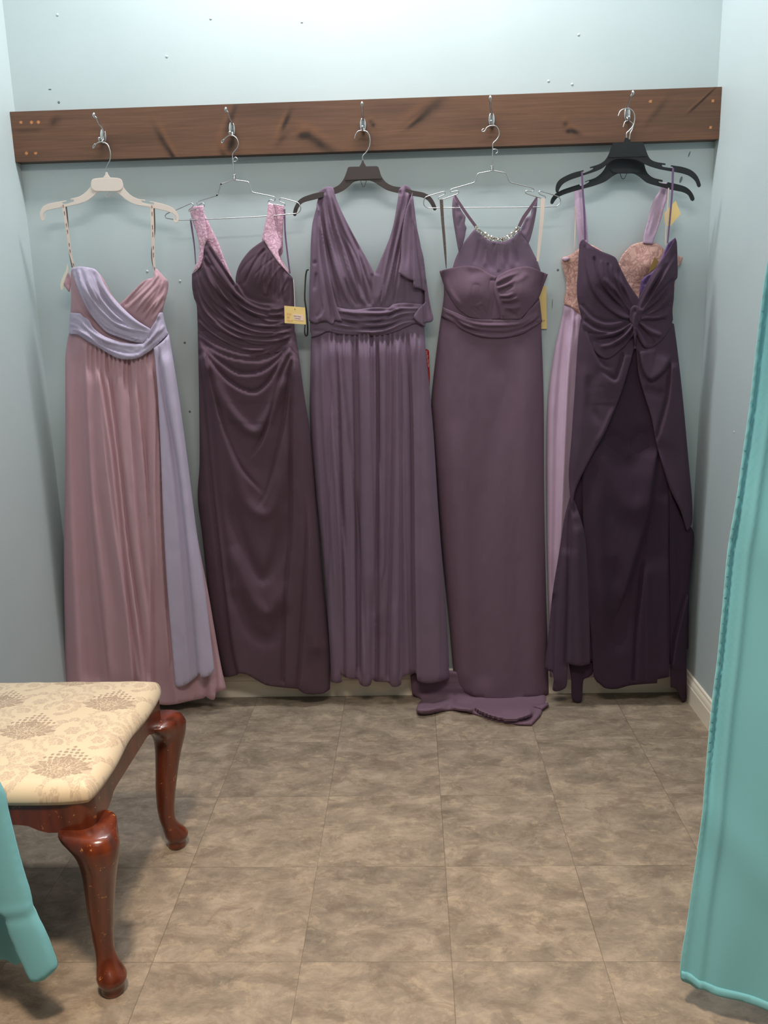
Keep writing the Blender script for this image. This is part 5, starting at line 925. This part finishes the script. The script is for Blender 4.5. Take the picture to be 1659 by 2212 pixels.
# skin-side back of the gown is the full body from bust to hip
GE.layer('bodice', g((303, 800, 1), (320, 765), (345, 755), (365, 775), (430, 820), (520, 868), (590, 895), (640, 925), (680, 1010), (740, 1130), (800, 1225), (848, 1290, 1), (900, 1200), (950, 1110), (1010, 1010), (1060, 940), (1120, 850), (1185, 735, 1), (1200, 780), (1207, 950), (1205, 1105), (1180, 1140), (1172, 1300), (1160, 1400), (1165, 1490, 1), (1130, 1590), (1070, 1670), (990, 1735), (920, 1755), (860, 1690), (820, 1610, 1), (785, 1650), (700, 1750), (610, 1830), (540, 1850), (460, 1800), (380, 1690), (335, 1560), (318, 1450, 1), (290, 1330), (280, 1200), (290, 1050), (298, 900)), M_egg, 8,
    [('S', 6, 8, g((375, 800), (370, 1000), (430, 1220), (560, 1380), (700, 1470), (790, 1480)), 1, (.05, .05)), ('V', 6, 5, g((460, 1160), (600, 1300), (780, 1450)), 1, (.2, .05)), ('R', 6, 5, g((520, 1100), (660, 1260), (790, 1430)), 1, (.2, .05)), ('V', 6, 4, g((560, 1190), (700, 1320), (800, 1450)), 1, (.2, 0)), ('R', 6, 5, g((620, 1050), (720, 1220), (810, 1430)), 1, (.3, 0)), ('V', 5, 4, g((690, 1180), (760, 1310), (820, 1440)), 1, (.3, 0)),
     ('R', 6, 5, g((1160, 900), (1060, 1120), (900, 1360), (840, 1460)), 1, (.2, 0)), ('V', 6, 4, g((1120, 960), (1000, 1180), (880, 1380)), 1, (.2, 0)), ('R', 6, 5, g((1060, 1000), (940, 1220), (860, 1400)), 1, (.2, 0)), ('V', 6, 4, g((1180, 1100), (1060, 1300), (900, 1440)), 1, (.2, 0)), ('R', 6, 5, g((1170, 1230), (1040, 1380), (880, 1470)), 1, (.2, 0)), ('V', 6, 4, g((1150, 1350), (1010, 1430), (870, 1480)), 1, (.2, 0)), ('R', 6, 5, g((1140, 1440), (1000, 1470), (860, 1490)), 1, (.2, 0)), ('V', 6, 4, g((1110, 1500), (960, 1500), (860, 1500)), 1, (.2, 0)),
     ('R', 7, 6, g((1080, 1640), (960, 1600), (860, 1520)), 1, (.2, 0)), ('V', 6, 5, g((1000, 1720), (920, 1640), (840, 1530)), 1, (.2, 0)), ('R', 6, 5, g((920, 1760), (870, 1660), (825, 1540)), 1, (.2, 0)), ('S', 8, 9, g((330, 1500), (440, 1580), (580, 1610), (700, 1580), (790, 1510)), -1, (.1, .05)), ('V', 7, 5, g((420, 1680), (560, 1680), (700, 1610), (790, 1530)), 1, (.2, .0)), ('R', 7, 5, g((480, 1740), (600, 1720), (720, 1640), (800, 1540)), 1, (.2, 0)), ('V', 6, 4, g((600, 1770), (720, 1680), (805, 1560)), 1, (.2, 0)), ('R', 6, 4, g((690, 1780), (760, 1690), (815, 1570)), 1, (.2, 0)), ('S', 6, 9, g((300, 1350), (420, 1480), (560, 1530), (720, 1500)), -1, (.1, .1))] + fam(g((430, 900), (500, 1180), (640, 1350), (790, 1470)), g((690, 1020), (730, 1180), (780, 1320), (830, 1440)), 8, 3.6, 2.4, 71) + fam(g((1190, 850), (1080, 1050), (930, 1280), (850, 1440)), g((1160, 1500), (1060, 1500), (960, 1495), (860, 1490)), 9, 4, 2.6, 72) + fam(g((340, 1600), (480, 1620), (640, 1590), (790, 1510)), g((800, 1780), (810, 1700), (812, 1620), (815, 1550)), 8, 4, 2.8, 73), full=True, sx=2.2, sy=2.2)
GE.layer('knot', g((770, 1400), (800, 1360), (850, 1370), (880, 1430), (870, 1500), (845, 1540), (830, 1640), (815, 1740), (800, 1640), (790, 1550), (765, 1500)), M_egg, 17, [('S', 4, 4, g((850, 1380), (810, 1450), (800, 1560), (812, 1720)), 1), ('V', 3, 3, g((800, 1380), (840, 1460), (830, 1560)), 1)], sx=2, sy=2, edge=(6, 6), thin=.012)
ribbon('hanger_loop', g((328, 130), (335, 300), (350, 520), (358, 760)), [4, 4.5, 4.5, 5], .112, M_purp, rE); ribbon('hanger_loop', g((1165, 95), (1158, 300), (1140, 520), (1115, 790)), [5, 4.5, 4, 3], .112, M_purp, rE)

# ------------------------------------------------------------------ stool
def stool():
    cx, cy, hw, hd = -.853, -1.096, .252, .236
    r = empty('vanity_stool', (cx, cy, 0), 'cream damask seat stool with scuffed cherry wood cabriole legs, at the left behind the curtain', 'stool')
    # damask pattern painted in seat plane coordinates
    def damask(X, Y):
        s1 = np.zeros(len(X)); s2 = np.zeros(len(X))
        def petal(acc, x0, y0, ang, L, w, val=1., vein=True):
            dx = X - x0; dy = Y - y0; a = math.radians(ang); u = (dx * math.cos(a) + dy * math.sin(a)) / L; v = (-dx * math.sin(a) + dy * math.cos(a))
            hw_ = w * np.sin(np.pi * np.clip(u, 0, 1)) ** .75 * (1 + .18 * np.sin(u * 26))
            m = (u > 0) & (u < 1) & (np.abs(v) < hw_); out = (u > -.06) & (u < 1.06) & (np.abs(v) < hw_ + .0016)
            acc[out & ~m] = np.minimum(acc[out & ~m], 0.0); acc[m] = val
            if vein: acc[m & (np.abs(v) < .0007) & (u > .15) & (u < .85)] = .25
            acc[m & (np.abs(np.abs(v) - hw_ * .55) < .0005) & (u > .3)] = .45
        def bouquet(x, y, S=1.):
            for a, L, w in [(8, .062, .009), (172, .062, .009), (-12, .050, .010), (192, .050, .010), (28, .058, .009), (152, .058, .009), (45, .050, .009), (135, .050, .009), (62, .05, .009), (118, .05, .009), (-35, .034, .010), (215, .034, .010), (-65, .03, .010), (245, .03, .010), (-90, .03, .009), (90, .055, .010)]:
                petal(s1, x, y, a, L * S, w * S)
            for a in range(0, 360, 45): petal(s1, x, y + .004, a, .018 * S, .007 * S)
            for k in range(5):
                for j in range(-(4 - k), 5 - k):
                    m = np.hypot(X - x - j * .011 * S, Y - y - (.040 + k * .0105) * S) < (.0034 + .0008 * ((j + k) % 2)) * S; s1[m] = 1
            m = np.hypot(X - x, Y - y - .004) < .005 * S; s1[m] = .3
        def scroll(x, y, S=1., f=1):
            for k in range(9):
                t = k / 8; ax = x + f * .055 * math.cos(t * 4.2) * S * (1 - .35 * t); ay = y + .045 * math.sin(t * 4.2) * S
                petal(s2, ax, ay, math.degrees(t * 4.2) * f + 60, .032 * S, .008 * S, .8)
                petal(s2, ax, ay, math.degrees(t * 4.2) * f - 40, .024 * S, .006 * S, .6)
            for a in range(0, 360, 60): petal(s2, x, y, a + 10, .020 * S, .008 * S, .7)
        px_, py_ = .250, .133
        for i in range(-3, 4):
            for j in range(-3, 4):
                bx = BX + i * px_ + (j % 2) * px_ / 2; by = BY + j * py_
                scroll(bx + px_ / 2 - .03, by + .012, .9, 1); scroll(bx + px_ / 2 + .035, by - .02, .8, -1); scroll(bx + .01, by - .055, .55, 1); scroll(bx - .07, by + .03, .6, -1); scroll(bx + px_ / 2, by + .05, .5, 1); scroll(bx + .075, by - .04, .5, 1)
        for i in range(-3, 4):
            for j in range(-3, 4): bouquet(BX + i * px_ + (j % 2) * px_ / 2, BY + j * py_, 1.0)
        cr = np.array(lin(214, 194, 164)[:3]); tp = np.array(lin(152, 128, 108)[:3]); pk = np.array(lin(178, 152, 132)[:3])
        c = np.tile(cr, (len(X), 1)); t = (s2 * .95)[:, None]; c = c * (1 - t) + pk * t; t = (s1 * .85)[:, None]
        c = np.where((s1 > .01)[:, None], c * (1 - t) + tp * t, c)
        return c
    b0 = atz(126, 1648, .465); BX, BY = b0.x, b0.y
    n = 330; U, V = np.meshgrid(np.linspace(-1, 1, n), np.linspace(-1, 1, n)); u = U.ravel(); v = V.ravel()
    # squeeze corners for a rounded plan; slightly serpentine sides
    m = np.maximum(np.abs(u), np.abs(v))
    k = 1 - .045 * (np.abs(u) * np.abs(v)) ** 6
    sq = np.sign(m) * m
    X = cx + (hw + .006) * u * k * (1 - .022 * (1 + np.cos(np.pi * v)) / 2 * (1 + .5 * np.cos(2 * np.pi * v))); Y = cy + (hd + .008) * v * k * (1 - .014 * (1 + np.cos(np.pi * u)) / 2)
    e = np.clip((1 - m) / .13, 0, 1); z = .418 + .030 * np.sqrt(1 - (1 - e) ** 2) + .014 * (1 - u ** 2) * (1 - v ** 2) + .0015 * (vnoise(X * 30 + 50, Y * 30 + 50) - .5)
    c = damask(X, Y); Vs = np.stack([X, Y, z], 1).tolist(); F = []
    for j in range(n - 1):
        for i in range(n - 1):
            q = j * n + i; F.append((q, q + 1, q + n + 1, q + n))
    rim = [i for i in range(n)] + [j * n + n - 1 for j in range(1, n)] + [(n - 1) * n + i for i in range(n - 2, -1, -1)] + [j * n for j in range(n - 2, 0, -1)]
    b = len(Vs)
    for q in rim: Vs.append([cx + (Vs[q][0] - cx) * .985, cy + (Vs[q][1] - cy) * .985, .409])
    for a in range(len(rim)): F.append((rim[a], b + a, b + (a + 1) % len(rim), rim[(a + 1) % len(rim)]))
    F.append(tuple(b + a for a in range(len(rim)))[::-1])
    me = bpy.data.meshes.new('seat_cushion'); me.from_pydata(Vs, [], F); me.update()
    ca = me.color_attributes.new('Col', 'FLOAT_COLOR', 'POINT'); cc = np.ones((len(Vs), 4)); cc[:len(c), :3] = c; cc[len(c):, :3] = np.array(lin(216, 196, 162)[:3])
    ca.data.foreach_set('color', cc.ravel())
    dm = vcol('cream_damask_satin', .42, None, .5, .12, 700); dm.node_tree.nodes['Principled BSDF'].inputs['Sheen Weight'].default_value = .2
    link('seat_cushion', me, dm, r)['label'] = 'cream and taupe floral damask upholstery'
    # apron: rounded rectangular frame, scalloped lower edge
    ring = []; nseg = 200; rc = .030
    def rr(t):
        P = []; 
    pts = []
    hwx, hdy = hw - .004, hd - .002
    for (sx, sy, a0) in [(1, 1, 0), (-1, 1, 90), (-1, -1, 180), (1, -1, 270)]:
        for q in range(9):
            a = math.radians(a0 + q * 90 / 8); pts.append((cx + sx * (hwx - rc) + rc * math.cos(a), cy + sy * (hdy - rc) + rc * math.sin(a)))
        nx_, ny_ = {(1, 1): (-1, 0), (-1, 1): (0, -1), (-1, -1): (1, 0), (1, -1): (0, 1)}[(sx, sy)]
        L = 2 * ((hwx if nx_ else hdy) - rc); bx_, by_ = pts[-1]
        for q in range(1, 24): pts.append((bx_ + nx_ * L * q / 24, by_ + ny_ * L * q / 24))
    Vs = []; F = []; N_ = len(pts)
    for (x, y) in pts:
        ax = abs(x - cx) / hwx; ay = abs(y - cy) / hdy; s = min(ax, ay) if max(ax, ay) > .9 else 0
        low = .350 + .016 * (1 - sstep((s - .45) / .3)) - .006 * math.exp(-((s - .62) / .08) ** 2)
        for (kk, z) in ((1, .412), (1, low), (.90, low), (.90, .412)): Vs.append((cx + (x - cx) * kk, cy + (y - cy) * kk, z))
    for a in range(N_):
        bq = (a + 1) % N_
        for q in range(4): F.append((4 * a + q, 4 * bq + q, 4 * bq + (q + 1) % 4, 4 * a + (q + 1) % 4))
    ap = from_py('apron', Vs, F, M_leg, r, smooth=True); bm = bmesh.new(); bm.from_mesh(ap.data); bmesh.ops.recalc_face_normals(bm, faces=bm.faces[:])
    for e_ in bm.edges:
        if len(e_.link_faces) == 2 and e_.calc_face_angle(0) > .9: e_.smooth = False
    bm.to_mesh(ap.data); bm.free()
    for sx, sy in ((1, -1), (1, 1), (-1, -1), (-1, 1)):
        fx, fy = cx + sx * .250, cy + sy * .232
        o = Vector((sx, sy, 0)).normalized()
        prof = [(.354, .004, .030), (.349, .006, .036), (.330, .012, .039), (.300, .013, .036), (.26, .007, .031), (.22, .000, .0275), (.17, -.008, .0245), (.12, -.013, .021), (.085, -.012, .0185), (.066, -.006, .0195), (.050, .003, .025), (.036, .010, .029), (.024, .011, .026), (.018, .008, .019), (.014, .008, .022), (.006, .008, .022), (.0, .008, .020)]
        zs = [p[0] for p in prof][::-1]; of = [p[1] for p in prof][::-1]; rd_ = [p[2] for p in prof][::-1]
        Z = np.linspace(0, .354, 66); Of = np.interp(Z, zs, of); Rr = np.interp(Z, zs, rd_)
        kf = np.ones(5) / 5; 
        Of[4:-4] = np.convolve(Of, kf, 'same')[4:-4]; Rr[12:-6] = np.convolve(Rr, kf, 'same')[12:-6]
        Vs = []; F = []; sg = 28
        for z, f_, rr_ in zip(Z, Of, Rr):
            for q in range(sg):
                a = 2 * math.pi * q / sg; d = Vector((math.cos(a), math.sin(a), 0)); kk = d.dot(o)
                kn = math.exp(-((z - .33) / .05) ** 2)
                rad = rr_ * (1 + kn * (.16 * max(kk, 0) ** 2))
                # ears reaching along both aprons
                for ax in (Vector((-sx, 0, 0)), Vector((0, -sy, 0))):
                    kk2 = max(0, d.dot(ax)); rad += .034 * kk2 ** 5 * math.exp(-((z - .354) / .036) ** 2)
                p_ = Vector((fx, fy, z)) + o * (f_ - .006) + d * rad
                Vs.append(p_)
        m_ = len(Z)
        for i in range(m_ - 1):
            for q in range(sg): F.append((i*sg+q, i*sg+(q+1)%sg, (i+1)*sg+(q+1)%sg, (i+1)*sg+q))
        F.append(tuple(range(sg))[::-1]); F.append(tuple((m_-1)*sg+q for q in range(sg)))
        from_py('cabriole_leg', Vs, F, M_leg, r)
stool()

# ------------------------------------------------------------------ curtains
def xz_outline(pts, d): return [(at(x, y, d).x * 1000, at(x, y, d).z * 1000) for x, y in pts]
def curtain(label, edge, side, d0, bottom, top_x, folds, slant):
    """edge: outline from bottom to top in mm (x, z); cloth falls from the rod"""
    r = empty('curtain', (top_x[0] / 1000, -d0, 2.28), label, 'curtain', 'teal curtains at the fitting room opening')
    return r
def mp_xz(P, d): return np.stack([P[:, 0] / 1000., -d, P[:, 1] / 1000.], 1)
ROD = 2.27
# right curtain
rc_ = empty('curtain', (.80, -1.42, ROD), 'teal fitting room curtain hanging at the right edge of the view', 'curtain')
ed = [(1474, 2122), (1491.6, 1983), (1511, 1848), (1528.6, 1677), (1543, 1526), (1554, 1436), (1567.5, 1296), (1576.5, 1194), (1594.6, 1075), (1608, 993), (1626, 870), (1637.5, 767), (1649, 672), (1659, 597)]
E1 = xz_outline(ed, 1.385)
o_ = [(XR * 1000 - 12, 50, 1)] + [(XR * 1000 - 12, ROD * 1000 - 5, 1), (640, ROD * 1000 - 5, 1), (600, 1900), (575, 1600)] + E1[::-1] + [(E1[0][0] + 40, E1[0][1] - 10), (E1[0][0] + 180, E1[0][1] - 20)]
def dR(P):
    x, z = P[:, 0], P[:, 1]
    el = np.interp(z, [p[1] for p in E1], [p[0] for p in E1])
    q = x - el; h = 1.375 + .075 * sstep(q / 180)
    h = h + .010 * np.exp(-((q - 26) / 8) ** 2) * np.clip((2100 - z) / 500, 0, 1) + .004 * np.exp(-(q / 14) ** 2)
    h = h - .016 * np.exp(-((q - 14) / 7.) ** 2) * np.clip((z - 250) / 300, 0, 1)
    h = h + .010 * (vnoise(x / 120 + 3, z / 300 + 7) - .5) + .012 * np.sin(q / 26.) * np.exp(-((z - 60) / 220) ** 2) * sstep(q / 60)
    u = x * .7 + z * .7; h = h + .005 * np.exp(-((u - 640) / 40) ** 2) + .004 * np.exp(-((x * .8 + z * .5 - 900) / 30) ** 2)
    return h
sheet('cloth_panel', o_, M_teal, rc_, dR, lambda P, f: f - .003, 6, 9, 8, (1.5, 6), mp_xz)
def dHem(P): return dR(P) + .0045
hb = [(p[0], p[1] + 3) for p in [(E1[0][0], E1[0][1] - 2), (E1[0][0] + 40, E1[0][1] - 12), (E1[0][0] + 180, E1[0][1] - 22), (XR * 1000 - 14, 50)]]
hem = hb + [(p[0], p[1] + 17) for p in hb[::-1]]
sheet('hem', [(a, b, 1) for a, b in hem], M_teal, rc_, dHem, lambda P, f: f - .003, 4, 4, 6, (2.5, 5), mp_xz)
# left curtain
lc_ = empty('curtain', (-1.0, -1.42, ROD), 'teal fitting room curtain in the lower left corner, in front of the stool', 'curtain')
lf = crop(0, 1900, 9.214); lg = crop(0, 1420, 2.792)
edL = [(66, 2121), (90, 2120), (104, 2112), (118, 2100), (119, 2090), (105, 2050), (90, 2015), (70, 1975), (58, 1930), (47, 1895), (33, 1845), (12, 1760), (0, 1712)]
E2 = xz_outline(edL, 1.43)
o_ = E2 + [(-790, 700), (-850, 1000), (-900, 1400), (-940, ROD * 1000 - 5, 1), (XL * 1000 + 14, ROD * 1000 - 5, 1), (XL * 1000 + 14, 120, 1), (-900, 110)] + xz_outline([(-40, 2000), (0, 1978), (20, 2030), (45, 2085)], 1.43)
def dL(P):
    x, z = P[:, 0], P[:, 1]
    el = np.interp(z, [p[1] for p in E2[4:]] + [700, 1000, 1400, 2270], [p[0] for p in E2[4:]] + [-790, -850, -900, -940])
    q = el - x; h = 1.400 + .035 * np.sqrt(np.clip(1 - ((q - 40) / 60) ** 2, 0, 1)) + .012 * np.sin(q / 22.) * sstep((q - 60) / 60)
    h = h + .0015 * np.exp(-((z - 262 - .10 * (x + 720)) / 10) ** 2) - .0015 * np.exp(-((z - 244 - .10 * (x + 720)) / 9) ** 2)
    return h
sheet('cloth_panel', o_, M_teal, lc_, dL, lambda P, f: f - .003, 5, 7, 7, (6, 10), mp_xz)
bf = xz_outline([(-80, 1960), (20, 1960), (50, 2070), (40, 2074), (20, 2069), (10, 2071), (0, 2076), (-40, 2090), (-80, 2080)], 1.36)
sheet('back_fold', bf, M_teal, lc_, lambda P: 1.365 + .01 * np.sin(P[:, 0] / 18.), lambda P, f: f - .003, 5, 5, 6, (3, 6), mp_xz)['label'] = 'rear fold of the curtain in shade'
rod = empty('curtain_rod', (-.12, -1.42, ROD), 'white rod spanning the fitting room opening above the curtains', 'rod')
tube('rod', [(XL + .001, -1.42, ROD + .008), (XR - .001, -1.42, ROD + .008)], .012, M_rod, rod, 16)
